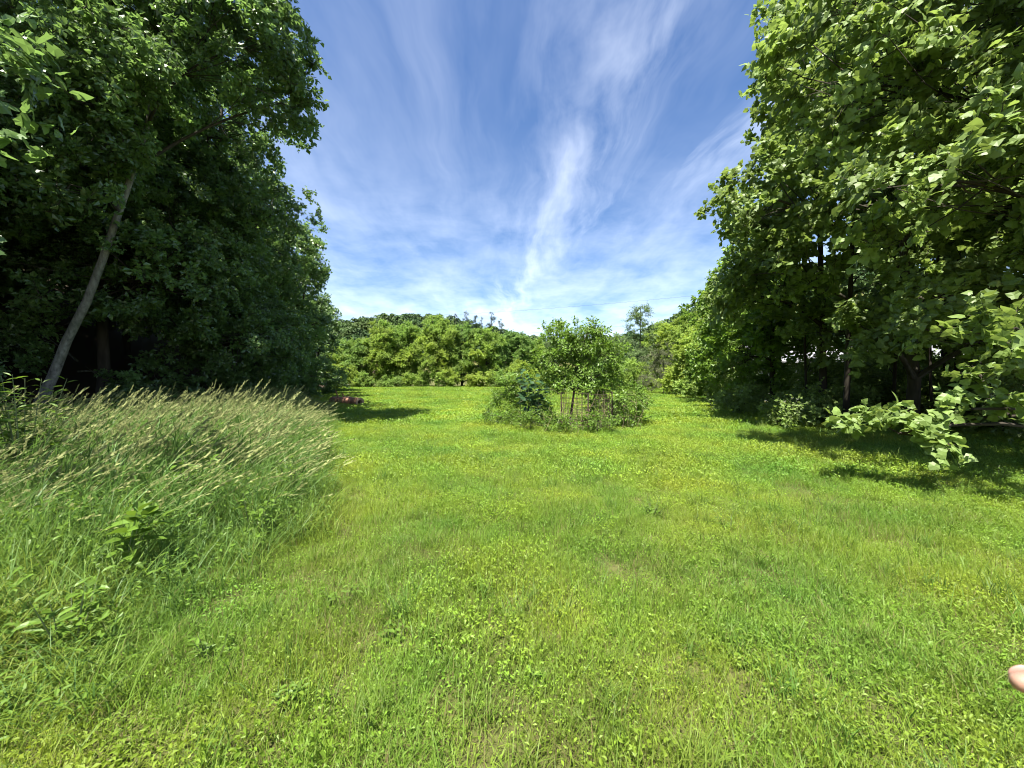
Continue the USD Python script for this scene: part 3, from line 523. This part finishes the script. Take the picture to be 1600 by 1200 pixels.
# ------------------------------------------------------------------ grass
def blade(m, rng, p, h, w, lean, az, curl=.5, segs=3):
    """a bent tapering blade"""
    d = np.array([math.cos(az), math.sin(az), 0]); s = np.array([-d[1], d[0], 0]); face = rng.normal(0, .5); s = s * math.cos(face) + d * math.sin(face)
    v = []; c = np.array(p, float); ang = lean
    for q in range(segs + 1):
        ww = w * (1 - (q / segs) ** 1.6) * .5
        if q < segs: v += [c - s * ww, c + s * ww]
        else: v.append(c)
        c = c + (d * math.sin(ang) + np.array([0, 0, 1]) * math.cos(ang)) * h / segs
        ang += curl * rng.uniform(.5, 1.4) / segs * 2
    f = []
    for q in range(segs - 1): f += [[2 * q, 2 * q + 1, 2 * q + 3], [2 * q, 2 * q + 3, 2 * q + 2]]
    f.append([2 * segs - 2, 2 * segs - 1, 2 * segs]); m.add(v, f)
def patch_class(name, seed, size, parts):
    path = '/World/' + name; stage.CreateClassPrim(path); rng = np.random.default_rng(seed)
    for pn, mat, n, fn in parts:
        m = MB()
        # tufts: blades gather in small bunches
        cs = rng.uniform(-size / 2, size / 2, (max(4, n // 9), 2))
        for q in range(n):
            c = cs[rng.integers(len(cs))] + rng.normal(0, .05 * size, 2) if rng.random() < .5 else rng.uniform(-size / 2, size / 2, 2)
            fn(m, rng, (c[0], c[1], -.01))
        usdkit.mesh(stage, path + '/' + pn, m.get(), M[mat]).CreateDoubleSidedAttr(True)
    return path
def f_blade(h0, h1, w0, w1, l=.5, curl=.6, segs=3): return lambda m, r, p: blade(m, r, p, r.uniform(h0, h1), r.uniform(w0, w1), abs(r.normal(0, l)), r.uniform(0, 6.28), curl * r.uniform(.4, 1.5), segs)
def f_leaf(L0, L1, wr, h0, h1):
    def g(m, r, p):
        L = r.uniform(L0, L1); v, f = leaf_quad(r, L, L * wr) if L1 < .045 else leaf_simple(r, L, L * wr)
        nz = unit(np.array([0, 0, 1]) + r.normal(0, .42, 3)); m.add(v @ frame(nz, r.uniform(0, 6.28)).T + np.array([p[0], p[1], r.uniform(h0, h1)]), f)
    return g
LAWN = [patch_class('lawn_class_%d' % q, 500 + q, .6, [('blade', 'lawn', 1700, f_blade(.04, .13, .0028, .005, .8, .8)), ('herb', 'herb', 430, f_leaf(.010, .023, .5, .01, .065)), ('straw', 'straw', 130, f_blade(.05, .15, .002, .0038, 1.1, .5)), ('long_blade', 'coarse', 34, f_blade(.10, .24, .004, .0068, .7, .8, 4))]) for q in range(4)]
HERB = [patch_class('herb_class_%d' % q, 520 + q, .6, [('blade', 'lawn', 1250, f_blade(.04, .13, .0028, .0052, .8, .8)), ('herb', 'herb', 640, f_leaf(.012, .030, .5, .01, .08)), ('straw', 'straw', 70, f_blade(.04, .14, .0018, .0035, 1.0, .5)), ('long_blade', 'coarse', 26, f_blade(.10, .24, .004, .007, .7, .8, 4))]) for q in range(3)]
DRY = [patch_class('dry_class_%d' % q, 540 + q, .6, [('blade', 'lawn', 1300, f_blade(.04, .12, .0028, .005, .9, .8)), ('thatch', 'straw', 260, f_blade(.05, .13, .0025, .004, 1.35, .2, 2)), ('straw', 'straw', 200, f_blade(.04, .14, .0018, .0035, 1.1, .5)), ('herb', 'herb', 60, f_leaf(.014, .03, .5, .01, .05)), ('long_blade', 'coarse', 16, f_blade(.14, .3, .003, .006, .6, .8, 4))]) for q in range(2)]
TUFT = [patch_class('tuft_class_%d' % q, 560 + q, .16, [('long_blade', 'coarse', 46, f_blade(.16, .36, .005, .009, .45, .9, 4)), ('straw', 'straw', 6, f_blade(.15, .3, .003, .005, .8, .7, 4))]) for q in range(3)]
FARG = [patch_class('far_grass_class_%d' % q, 580 + q, 2.0, [('blade', 'lawn', 800, f_blade(.08, .22, .012, .022, .45, .5, 2)), ('herb', 'herb', 420, f_leaf(.05, .10, .6, .03, .14)), ('coarse', 'coarse', 90, f_blade(.15, .32, .010, .018, .4, .7, 3))]) for q in range(3)]
MID = [patch_class('mid_grass_class_%d' % q, 600 + q, 1.0, [('blade', 'lawn', 1150, f_blade(.05, .15, .0045, .009, .6, .6, 2)), ('herb', 'herb', 480, f_leaf(.02, .045, .5, .02, .10)), ('straw', 'straw', 60, f_blade(.05, .15, .003, .006, 1.0, .5, 2)), ('coarse', 'coarse', 40, f_blade(.12, .28, .006, .010, .5, .8, 3))]) for q in range(4)]
ROUGH = [patch_class('rough_class_%d' % q, 620 + q, .8, [('blade', 'coarse', 300, f_blade(.22, .58, .005, .010, .35, .9, 4)), ('reed_blade', 'reed', 130, f_blade(.3, .7, .006, .011, .35, .9, 4)), ('herb', 'weed', 150, f_leaf(.03, .065, .36, .05, .40)), ('straw', 'straw', 24, f_blade(.25, .55, .002, .004, .4, .7, 3)), ('under', 'lawn', 300, f_blade(.06, .2, .004, .007))]) for q in range(4)]
def tall_edge(y):                                            # right-hand limit of the tall grass
    return np.interp(y, [0, 1.6, 2.35, 2.7, 3.3, 3.9, 5, 7.5, 9.2, 13, 18, 24], [-2.1, -2.1, -2.65, -2.4, -2.45, -2.0, -2.45, -3.55, -4.5, -6.2, -8.8, -13.2])
rng = np.random.default_rng(77)
gp, gq, gs, gi = [], [], [], []
GC = LAWN + HERB + DRY + TUFT + MID + FARG + ROUGH
off = {'lawn': 0, 'herb': 4, 'dry': 7, 'tuft': 9, 'mid': 12, 'far': 16, 'rough': 19}
def put(x, y, i, s, zs): gp.append((x, y, float(gz(x, y)))); gq.append(zquat(rng.uniform(0, 6.28))); gs.append((s, s, s * zs)); gi.append(i)
field = lambda x, y: x > wood_foot(y) - 1 and x < 16 + .5 * y and abs(x) < 1.45 * y + 1.3
def carpet(step, y0, y1, fn, pick, s0=.9, s1=1.15):
    for y in np.arange(y0, y1, step):
        for x in np.arange(-1.5 * y - 1.5, 1.5 * y + 1.5, step):
            px, py = x + rng.uniform(-.35, .35) * step, y + rng.uniform(-.35, .35) * step
            if fn(px, py): put(px, py, pick(px, py), rng.uniform(s0, s1), rng.uniform(.75, 1.35) * (.62 + .95 * float(fbm(np.array([[px * .55, py * .55, 1.7]]), 3, 41)[0])))
def scatter(n, y0, y1, fn, pick, s0=.85, s1=1.2):
    for _ in range(n):
        while True:
            y = rng.uniform(y0, y1); x = rng.uniform(-1.5 * y - 1.2, 1.5 * y + 1.2)
            if fn(x, y): break
        put(x, y, pick(x, y), rng.uniform(s0, s1), rng.uniform(.75, 1.3))
def pick_near(x, y):
    v = float(fbm(np.array([[x * .8, y * .8, 3.3]]), 3, 31)[0]); u = rng.random()
    if v > .56: return off['herb'] + rng.integers(3) if u < .7 else off['lawn'] + rng.integers(4)
    if v < .42 and u < .6: return off['dry'] + rng.integers(2)
    return off['lawn'] + rng.integers(4) if u < .85 else off['herb'] + rng.integers(3)
not_reed = lambda x, y: field(x, y) and x > float(tall_edge(y)) - 1.6
carpet(.40, .3, 6.4, not_reed, pick_near)
carpet(.62, 6.3, 14, not_reed, lambda x, y: off['mid'] + rng.integers(4))
carpet(1.15, 13.6, 30, lambda x, y: not_reed(x, y) and x < 16, lambda x, y: off['far'] + rng.integers(3), .8, 1.1)
carpet(1.6, 30, 66, lambda x, y: field(x, y) and abs(x) < 42, lambda x, y: off['far'] + rng.integers(3), .95, 1.3)
scatter(900, .6, 15, not_reed, lambda x, y: off['tuft'] + rng.integers(3), .35, .95)
scatter(230, 4.5, 12, lambda x, y: 5.5 < x < 12 and 7.0 - .1 * (x - 7) < y < 12, lambda x, y: off['tuft'] + rng.integers(3), .7, 1.2)
# rough, uncut margin between the mown grass and the reeds
for y in np.arange(1.0, 23, .5):
    for x in np.arange(-1.45 * y - 2, 0, .5):
        x2, y2 = x + rng.uniform(-.2, .2), y + rng.uniform(-.2, .2); d = float(tall_edge(y2)) - x2 + rng.normal(0, .12)
        if d < 0 or x2 < wood_foot(y2) - .6 or (d > 2.6 and y2 > 5.0): continue
        put(x2, y2, off['rough'] + rng.integers(4), .9 + .1 * min(d, 1), .72 + .6 * min(d, 1.1) * rng.uniform(.6, 1.35))
instancer('/World/meadow_grass', GC, gp, gq, np.array(gs), gi, 'stuff', 'short bright green grass and small leaves covering the meadow', 'grass')

# tall reed grass, blown over to the right, with pale seed heads
def reed_class(name, seed, n, h0, h1, heads, spread=.62):
    path = '/World/' + name; stage.CreateClassPrim(path); r = np.random.default_rng(seed); mb, ms, mh = MB(), MB(), MB()
    for q in range(n):
        p = np.array([*r.uniform(-spread, spread, 2), -.02]); h = r.uniform(h0, h1); az = r.normal(0, .55)
        d = np.array([math.cos(az), math.sin(az), 0]); c = [p]; ang = abs(r.normal(.14, .1)); w8 = r.uniform(.7, 1.35)
        for s in range(6):
            c.append(c[-1] + (d * math.sin(ang) + np.array([0, 0, 1]) * math.cos(ang)) * h / 6); ang += r.uniform(.06, .22) * w8
        c = np.array(c)
        if r.random() < heads:
            ms.add(*tube(c, np.linspace(.0024, .0014, 7), 3, False))
            e = c[-1]; dd = unit(c[-1] - c[-2]); L = r.uniform(.18, .34); fat = r.uniform(.7, 1.3)
            for s in range(12):                               # spikelets of one narrow panicle
                u = s / 12; q0 = e + dd * L * u - [0, 0, .03 * u * u]
                o = unit(dd + r.normal(0, .2, 3)); w = .0125 * fat * (math.sin(math.pi * (u * .8 + .15)) + .2); x = unit(np.cross(o, r.normal(0, 1, 3)))
                ln = L * .22
                mh.add([q0, q0 + o * ln * .5 + x * w, q0 + o * ln, q0 + o * ln * .5 - x * w], [[0, 1, 2], [0, 2, 3]])
        for s in range(r.integers(3, 6)):
            k2 = r.integers(0, 5); a2 = az + r.normal(0, .8)
            blade(mb, r, c[k2], r.uniform(.26, .58), r.uniform(.008, .017), r.uniform(.2, .75), a2, r.uniform(.5, 1.2), 3)
    for nm, m, mat in (('blade', mb, 'reed'), ('stalk', ms, 'reedstem'), ('seed_head', mh, 'seed')):
        if m: usdkit.mesh(stage, path + '/' + nm, m.get(), M[mat]).CreateDoubleSidedAttr(True)
    return path
REED = [reed_class('reed_class_%d' % q, 700 + q, 165, .62, 1.36, .24) for q in range(4)]
rng = np.random.default_rng(78); tp, tq, ts, ti = [], [], [], []
for y in np.arange(3.6, 23, .8):
    for x in np.arange(-1.45 * y - 2.5, 0, .8):
        x2, y2 = x + rng.uniform(-.25, .25), y + rng.uniform(-.25, .25); d = float(tall_edge(y2)) - x2
        if d < .75 + rng.normal(0, .15) or x2 < wood_foot(y2) - .3: continue
        hh = float(sstep(.4, 2.6, d)) * float(sstep(3.0, 6.0, y2)); nz = float(fbm(np.array([[x2 * .6, y2 * .6, 8.1]]), 2, 61)[0])
        s = (.60 + .42 * hh) * (.82 + .36 * nz) * (1 - .016 * max(0, y2 - 8))
        tp.append((x2, y2, float(gz(x2, y2)))); tq.append(zquat(rng.normal(0, .22))); ts.append((1.0, 1.0, s)); ti.append(rng.integers(4))
instancer('/World/tall_grass', REED, tp, tq, np.array(ts), ti, 'stuff', 'tall wind-bent reed grass with pale seed heads on the left', 'grass')

# ------------------------------------------------------------------ single plants
def leafy_plant(name, label, cat, loc, stems, h, nleaf, L, wr, mat, seed, spread=.35, lean=(0, 0), group=None, up=.8, simple='simple', whorl=False, rz=0, parts=True):
    """a weed with stems and large leaves, each leaf a part"""
    rng = np.random.default_rng(seed); t = thing(name, label, cat, loc, rz, group=group); rest = MB()
    for s in range(stems):
        az = rng.uniform(0, 6.28); sp = spread * h * (0 if stems == 1 else rng.uniform(.4, 1)); hh = h * rng.uniform(.75, 1.05)
        tipp = np.array([math.cos(az) * sp + lean[0] * hh, math.sin(az) * sp + lean[1] * hh, hh]); base = np.array([math.cos(az) * .03, math.sin(az) * .03, -.03])
        c = curve(base, tipp, (0, 0, .05 * hh), 7); part('stem', tube(c, np.linspace(.007, .002, 7) * (h / .6) ** .4, 4), M['stem'], t)
        for q in range(nleaf):
            u = .22 + .78 * (q + rng.uniform(0, .6)) / nleaf if not whorl else (1 - .55 * (q / nleaf) ** 1.4)
            p = c[0] + (c[-1] - c[0]) * u + np.array([0, 0, .05 * hh * 4 * u * (1 - u)])
            a2 = q * 2.4 + rng.uniform(-.4, .4); o = np.array([math.cos(a2), math.sin(a2), rng.uniform(-.15, .45) + .5 * (u > .93)])
            o = unit(o); nz = unit(np.array([0, 0, up]) + rng.normal(0, .25, 3)); x = unit(np.cross(o, nz)); z = np.cross(x, o)
            l = L * rng.uniform(.7, 1.15) * (1.1 - .45 * u); vf = LEAVES[simple](rng, l, l * wr)
            vf = place(vf, np.stack([x, o, z], 1), p + o * l * .12)
            if parts: part('leaf', vf, M[mat], t)
            else: rest.add(*vf)
    if rest: part('foliage', rest.get(), M[mat], t)
    return t
def g3(px, py):
    """the ground under a pixel of the meadow"""
    Y = EYE * F / (py - HZ); return at((px - CX) / F * Y, Y)
leafy_plant('broad_leaved_weed', 'large leafy weed with long pointed leaves in the tall grass, lower left', 'plant', at(-3.05, 2.95), 3, .60, 11, .27, .38, 'weed', 801, .30, (.12, -.05), whorl=True)
leafy_plant('narrow_leaved_bush', 'yellow-green bush with narrow leaves at the far left edge of the photo', 'bush', at(-6.55, 5.15), 13, 1.6, 26, .19, .24, 'weed', 802, .38, (.08, 0))
dock = leafy_plant('large_leaved_plant', 'dark plant with big bluish drooping leaves left of the wire cage', 'plant', at(.72, 12.3), 7, 1.75, 12, .36, .52, 'dock', 803, .34, (0, 0), up=.35)
for q, (x, y, h, L, lab) in enumerate([(-3.5, 4.3, .75, .14, 'leafy weed standing in the tall grass behind the large pointed-leaved one'), (-2.75, 4.9, .62, .12, 'leafy weed near the right margin of the tall grass'), (-4.3, 5.3, .95, .14, 'taller leafy weed among the seed heads on the left'), (-2.45, 3.65, .50, .12, 'short leafy weed on the margin of the tall grass'), (-2.55, 2.2, .42, .11, 'low leafy weed at the lower left margin of the tall grass'), (-3.6, 7.4, .7, .13, 'leafy weed at the tip of the tall grass farther back')]):
    leafy_plant('margin_weed', lab, 'weed', at(x, y), 6, h, 12, L, .34, 'weed', 840 + q, .4, group='leafy weeds in the tall grass')
wl = [  # px, py, stems, h, nleaf, L, wr, label
    (1018, 806, 5, .30, 7, .10, .42, 'leafy weed clump standing alone in the grass right of the centre'), (1000, 712, 4, .34, 7, .10, .40, 'upright dark weed in front of the cage, to its right'),
    (612, 1010, 3, .16, 6, .10, .45, 'low leafy weed in the foreground grass left of centre, nearest of two'), (530, 946, 4, .20, 7, .095, .42, 'bushy low weed at the right margin of the tall grass foreground'),
    (450, 1100, 4, .18, 8, .09, .45, 'leafy weed low in the foreground at lower left'), (470, 832, 5, .34, 7, .10, .40, 'leafy weed at the tip of the tall grass margin'),
    (1140, 826, 4, .22, 6, .10, .40, 'weed beside a coarse grass tuft, right of centre'), (1290, 790, 4, .24, 6, .10, .36, 'pale weed in the open grass on the right'),
    (1478, 770, 6, .30, 8, .11, .34, 'lush weed at the right, on the border of the tree shade'), (1560, 752, 6, .34, 8, .12, .34, 'lush weed at the right edge on the border of the shade'),
    (838, 1080, 3, .10, 6, .06, .5, 'small weed low in the near grass at bottom centre'), (1166, 1040, 3, .11, 6, .065, .5, 'small bright weed in the near grass at bottom right of centre'),
    (1340, 1010, 3, .12, 5, .07, .45, 'small bright weed in the near grass at the bottom right'), (330, 1030, 4, .24, 7, .10, .40, 'leafy weed at the foot of the tall grass, lower left corner side')]
for q, (px, py, st, h, nl, L, wr, lab) in enumerate(wl):
    leafy_plant('weed', lab, 'weed', g3(px, py), st + 2, h * .72, nl + 1, L * .7, wr * .72, 'weed', 820 + q, .9, group='weeds in the meadow')
# thicket round the cage
for q, (x, y, h, r, st, lab) in enumerate([(-.35, 12.4, .60, .55, 'shrub', 'low yellowish weed thicket left of the dark large-leaved plant'), (.55, 11.2, .62, .60, 'shrub', 'low tangle of weeds in front of the dark large-leaved plant'), (1.35, 11.0, .55, .50, 'shrub', 'small weeds in front of the left side of the cage'),
        (3.35, 12.4, 1.30, .75, 'sapling', 'leafy bush against the right side of the wire cage'), (3.7, 13.6, 2.1, 1.05, 'sapling', 'taller green bush right behind the wire cage'), (.3, 13.6, 2.0, 1.0, 'sapling', 'light green bush behind the dark large-leaved plant'), (2.5, 11.2, .6, .55, 'shrub', 'weeds at the front foot of the wire cage')]):
    tree('thicket_bush', lab, at(x, y), straight(h * .8), .018, [(0, 0, h * .5, r, r * .8, h * .42), (r * .55, -.1, h * .32, r * .6, r * .6, h * .28), (-r * .55, .1, h * .32, r * .6, r * .6, h * .28)], SETS[st], 6.0 if st == 'shrub' else 5.0, .8, 860 + q, 'bark', 'bush', group='bushes round the wire cage', sub=.8)
bs = at(1.92, 12.6)
tree('sapling', 'young light green tree growing out of the wire cage in mid meadow', bs, [(0, 0, 0), (.06, 0, .7), (.16, 0, 1.4), (.30, 0, 2.2), (.55, 0, 3.1)], .055,
     [(.15, 0, 2.55, .85, .8, .5), (.95, .2, 2.45, .85, .8, .55), (-.45, .1, 3.05, .5, .5, .42), (.45, 0, 3.05, .5, .5, .38), (1.0, .1, 2.95, .36, .35, .34), (1.15, 0, 1.9, .5, .5, .40), (-.75, 0, 2.1, .55, .5, .4), (.6, .1, 1.75, .6, .6, .35), (.2, -.25, 1.3, .55, .45, .35), (-.5, 0, 1.55, .5, .45, .35)],
     SETS['sapling'], 8.5, .85, 880, 'bark', limb_r=.4, hollow=.2, sub=.8)
# wire cage, rusty mesh bent into a ring round the foot of the sapling
cg = at(2.35, 12.0); t = thing('wire_cage', 'rusty wire mesh cage round the foot of the young tree', 'cage', cg)
M['rust'] = usdkit.material(stage, '/World/Looks/rusty_wire', {'g': ('geometry', {}), 'n': ('noise_texture', {'scale': 14.0, 'detail': 4.0}), 'r': ('rgb_ramp', {'ramp': [(.35, G(.030, .022, .017)), (.65, G(.075, .048, .034))]}), 'p': ('principled_bsdf', {'roughness': .85, 'metallic': .2})}, [('g.position', 'n.vector'), ('n.fac', 'r.fac'), ('r.color', 'p.base_color')], surface='p.BSDF')
rx, ry, Hc = .80, .62, 1.12
ring = lambda a, z, k=1.0: np.array([rx * k * math.cos(a), ry * k * math.sin(a), z])
rg = np.random.default_rng(9); wob = rg.normal(0, .02, 33)
for q in range(8):
    z = .03 + Hc * q / 7
    part('wire', tube([ring(a, z + .03 * math.sin(a * 2 + .5), 1 + .04 * math.sin(3 * a)) for a in np.linspace(0, 2 * math.pi, 33)], .0055, 4), M['rust'], t)
for q in range(30):
    a = q * 2 * math.pi / 30
    part('wire', tube([ring(a, -.05, 1 + .04 * math.sin(3 * a)), ring(a + wob[q] * .5, Hc * .5, 1 + .04 * math.sin(3 * a)), ring(a + wob[q], Hc * rg.uniform(.98, 1.08), 1 + .04 * math.sin(3 * a) + wob[q])], .0055, 4), M['rust'], t)
for q, a in enumerate((.25, 2.7, 4.6)): part('post', tube([ring(a, -.2, 1.06), ring(a, Hc * 1.05, 1.05)], .018, 7), M['rust'], t)
# dry stalks standing in and round the cage
rg = np.random.default_rng(10)
for q in range(52):
    x, y = 2.3 + rg.normal(0, .8), 11.9 + rg.normal(0, .5); b = at(x, y); h = rg.uniform(.5, 1.25)
    mb = MB(); c = curve((0, 0, 0), (rg.normal(0, .25), rg.normal(0, .2), h), (rg.normal(0, .06), 0, 0), 5); mb.add(*tube(c, np.linspace(.006, .003, 5), 4))
    for e in range(4): a = c[rg.integers(1, 5)]; mb.add(*tube([a, a + [rg.normal(0, .16), rg.normal(0, .16), rg.uniform(-.05, .2)]], [.003, .0015], 3))
    o = top('dry_stalk', (mb.get()[0] + b, mb.get()[1]), M['drystem'], 'dry brown weed stalk standing in or beside the wire cage', 'stalk', 'dry stalks round the wire cage')

# ------------------------------------------------------------------ log, wires, building
M['logbark'] = bark('red_brown_bark', G(.13, .065, .042), G(.34, .19, .13), 9.0, (.3, 1, 1), .7)
M['logend'] = bark('cut_wood', G(.30, .19, .13), G(.46, .32, .24), 16.0, (1, 1, 1), .2)
M['loghole'] = usdkit.material(stage, '/World/Looks/rotten_core', {'p': ('principled_bsdf', {'base_color': (.03, .018, .012), 'roughness': 1.0})}, surface='p.BSDF')
L0 = W(520, 622, 24.2); L1 = W(562, 622, 22.6); L0[2] = float(gz(*L0[:2])) + .20; L1[2] = float(gz(*L1[:2])) + .27
t = thing('fallen_log', 'reddish brown fallen log with hollow end on the far left of the meadow', 'log', (L1[0], L1[1], L1[2] - .27)); o = np.array([L1[0], L1[1], L1[2] - .27])
rg = np.random.default_rng(12); c = curve(L0 - o, L1 - o, (0, 0, .03), 12); v, f = tube(c, .27 + .02 * np.sin(np.arange(12) * 1.3), 20, False)
v = v + (fbm(v * 4.0, 3, 3)[:, None] - .5) * .07; part('bark', (v, f), M['logbark'], t, 50)
ax = unit(L1 - L0); R = frame(ax); an = np.linspace(0, 2 * math.pi, 21)[:-1]
def ringp(r, off): return np.stack([np.cos(an) * r, np.sin(an) * r, np.full(20, off)], 1) @ R.T + (L1 - o)
vr = np.vstack([ringp(.275, .0), ringp(.27, .03), ringp(.15, .035), ringp(.14, -.25)]); fr = []
for k3 in range(3):
    for j in range(20): a, b2 = k3 * 20 + j, k3 * 20 + (j + 1) % 20; fr += [[a, b2, b2 + 20], [a, b2 + 20, a + 20]]
part('cut_end', (vr, np.array(fr)), M['logend'], t, 30)
vd = np.vstack([ringp(.145, -.2), [(L1 - o) - ax * .22]]); part('rotten_core', (vd, np.array([[j, (j + 1) % 20, 20] for j in range(20)])), M['loghole'], t)
for q, (u, L) in enumerate(((.25, .5), (.5, .3))):
    p = (L0 - o) * (1 - u) + (L1 - o) * u + [0, -.1, .2]; part('branch_stub', tube([p, p + np.array([-.15, -.1, L])], [.05, .03], 7), M['logbark'], t)
M['wire'] = usdkit.material(stage, '/World/Looks/wire_black', {'p': ('principled_bsdf', {'base_color': (.03, .03, .035), 'roughness': .6})}, surface='p.BSDF')
for (p0, p1, lab) in ((W(560, 497, 75), W(1240, 446, 46), 'upper thin overhead wire crossing the sky above the far trees'), (W(600, 530, 75), W(1240, 483, 46), 'lower thin overhead wire just above the far trees')):
    top('overhead_wire', tube(curve(p0, p1, (0, 0, -.75), 24), .010, 5), M['wire'], lab, 'wire')
wallm = usdkit.material(stage, '/World/Looks/pale_siding', {'g': ('geometry', {}), 'n': ('noise_texture', {'scale': 3.0, 'detail': 5.0}), 'r': ('rgb_ramp', {'ramp': [(.3, G(.46, .45, .43)), (.7, G(.58, .57, .55))]}), 'p': ('principled_bsdf', {'roughness': .7})}, [('g.position', 'n.vector'), ('n.fac', 'r.fac'), ('r.color', 'p.base_color')], surface='p.BSDF')
roofm = usdkit.material(stage, '/World/Looks/grey_roof', {'p': ('principled_bsdf', {'base_color': (.20, .20, .21), 'roughness': .6})}, surface='p.BSDF')
glassm = usdkit.material(stage, '/World/Looks/dark_pane', {'p': ('principled_bsdf', {'base_color': (.02, .025, .03), 'roughness': .08})}, surface='p.BSDF')
bb = at(24.5, 29.5); t = thing('pale_building', 'low pale building glimpsed between the dark trunks on the right', 'building', bb, -.25)
def box(x0, x1, y0, y1, z0, z1): m_ = trimesh.creation.box([x1 - x0, y1 - y0, z1 - z0]); m_.apply_translation([(x0 + x1) / 2, (y0 + y1) / 2, (z0 + z1) / 2]); return m_
for (x0, x1, y0, y1) in ((-6, 6, -3.5, -3.38), (-6, 6, 3.38, 3.5), (-6, -5.88, -3.38, 3.38), (5.88, 6, -3.38, 3.38)): part('wall', box(x0, x1, y0, y1, -.5, 2.7), wallm, t)
for s in range(13): part('siding_board', box(-6.02, 6.02, -3.53, -3.502, -.2 + .22 * s, .0 + .22 * s), wallm, t)
rv = np.array([[-6.4, -4, 2.7], [6.4, -4, 2.7], [6.4, 0, 4.1], [-6.4, 0, 4.1], [6.4, 4, 2.7], [-6.4, 4, 2.7]]); rv = np.vstack([rv, rv + [0, 0, .14]])
part('roof', (rv, np.array([[0, 2, 1], [0, 3, 2], [3, 4, 2], [3, 5, 4], [6, 7, 8], [6, 8, 9], [9, 8, 10], [9, 10, 11], [0, 1, 7], [0, 7, 6], [5, 11, 10], [5, 10, 4], [1, 2, 8], [1, 8, 7], [2, 4, 10], [2, 10, 8], [0, 6, 9], [0, 9, 3], [3, 9, 11], [3, 11, 5]])), roofm, t)
for x in (-3.4, 2.6):
    w_ = part('window', box(x, x + 1.3, -3.58, -3.54, .9, 2.0), roofm, t); part('pane', box(x + .08, x + 1.22, -3.60, -3.585, .98, 1.92), glassm, w_)

# ------------------------------------------------------------------ the photographer's hand, a fingertip of it in the frame
M['skin'] = usdkit.material(stage, '/World/Looks/skin', {'g': ('geometry', {}), 'n': ('noise_texture', {'scale': 60.0, 'detail': 4.0}), 'r': ('rgb_ramp', {'ramp': [(.3, G(.24, .13, .09)), (.7, G(.31, .18, .13))]}), 'b': ('bump', {'strength': .25, 'distance': .001}), 'p': ('principled_bsdf', {'roughness': .5, 'subsurface_weight': .15, 'subsurface_scale': .01})}, [('g.position', 'n.vector'), ('n.fac', 'r.fac'), ('r.color', 'p.base_color'), ('n.fac', 'b.height'), ('b.normal', 'p.normal')], surface='p.BSDF')
M['nail'] = usdkit.material(stage, '/World/Looks/nail', {'p': ('principled_bsdf', {'base_color': (.36, .21, .17), 'roughness': .25})}, surface='p.BSDF')
M['sleeve'] = usdkit.material(stage, '/World/Looks/dark_sleeve', {'p': ('principled_bsdf', {'base_color': (.02, .022, .028), 'roughness': .9})}, surface='p.BSDF')
def chainhull(chains, step):
    tot = manifold3d.Manifold()
    for ch in chains:
        for (p, r), (p2, r2) in zip(ch[:-1], ch[1:]):
            s1 = manifold3d.Manifold.sphere(r, 18).translate(list(map(float, p))); s2 = manifold3d.Manifold.sphere(r2, 18).translate(list(map(float, p2)))
            tot = tot + manifold3d.Manifold.batch_hull([s1, s2])
    mm = tot.refine_to_length(step).to_mesh(); m_ = trimesh.Trimesh(mm.vert_properties[:, :3], mm.tri_verts); trimesh.smoothing.filter_taubin(m_, iterations=8); return m_
HY = .165; tipp = W(1592, 1072, HY)                          # fingertip
hand = thing('person', 'fingertip of a hand poking in at the lower right edge', 'person', tuple(tipp)); V = lambda *a: np.array(a, float)
knk = V(.066, -.050, .020)
fing = [[(V(.004, 0, 0), .0040), (V(.009, -.002, .001), .0052), (V(.028, -.012, .010), .0068), (V(.050, -.034, .021), .0085), (knk, .0100)]]
for q, dz in enumerate((-.021, -.041, -.059)):
    ln = (1.05, 1.0, .84)[q]; k_ = knk + V(.004 * q, -.004 * q, dz)
    fing.append([(k_ + V(-.020, .052, -.004) * ln, .0068), (k_ + V(-.036, .040, 0) * ln * V(.6, 1, 1), .0076), (k_ + V(-.030, .018, .004) * ln * V(.6, 1, 1), .0085), (k_, .0098)])
fing.append([(V(.040, -.005, .052), .0078), (V(.052, -.024, .050), .0095), (V(.070, -.052, .036), .0112), (V(.100, -.092, .000), .0150)])
wr = V(.118, -.110, -.022)
palm = [[(knk + V(.004 * q, -.004 * q, -.02 * q), .0105), (wr + V(0, 0, .012 - .008 * q), .0165)] for q in range(4)] + [[(knk + V(.02, -.02, -.01), .013), (knk + V(.03, -.02, -.055), .012)]]
arm = [[(wr, .024), (wr + V(.05, -.06, -.05), .028), (wr + V(.11, -.15, -.13), .036)]]
part('body', chainhull(fing + palm + arm, .003), M['skin'], hand, True)
part('sleeve', chainhull([[(wr + V(.10, -.135, -.115), .040), (wr + V(.16, -.23, -.20), .052)]], .008), M['sleeve'], hand, True)
nv = manifold3d.Manifold.sphere(1.0, 24).scale([.0052, .0014, .0045]); nm_ = nv.to_mesh(); part('fingernail', trimesh.Trimesh(nm_.vert_properties[:, :3] @ np.stack([unit(V(.028, -.012, .010)), unit(np.cross(V(.35, .9, .1), V(.028, -.012, .010))), unit(np.cross(V(.028, -.012, .010), np.cross(V(.35, .9, .1), V(.028, -.012, .010))))], 1)[:, [0, 2, 1]].T + V(.0085, .0030, .0012), nm_.tri_verts), M['nail'], hand, True)
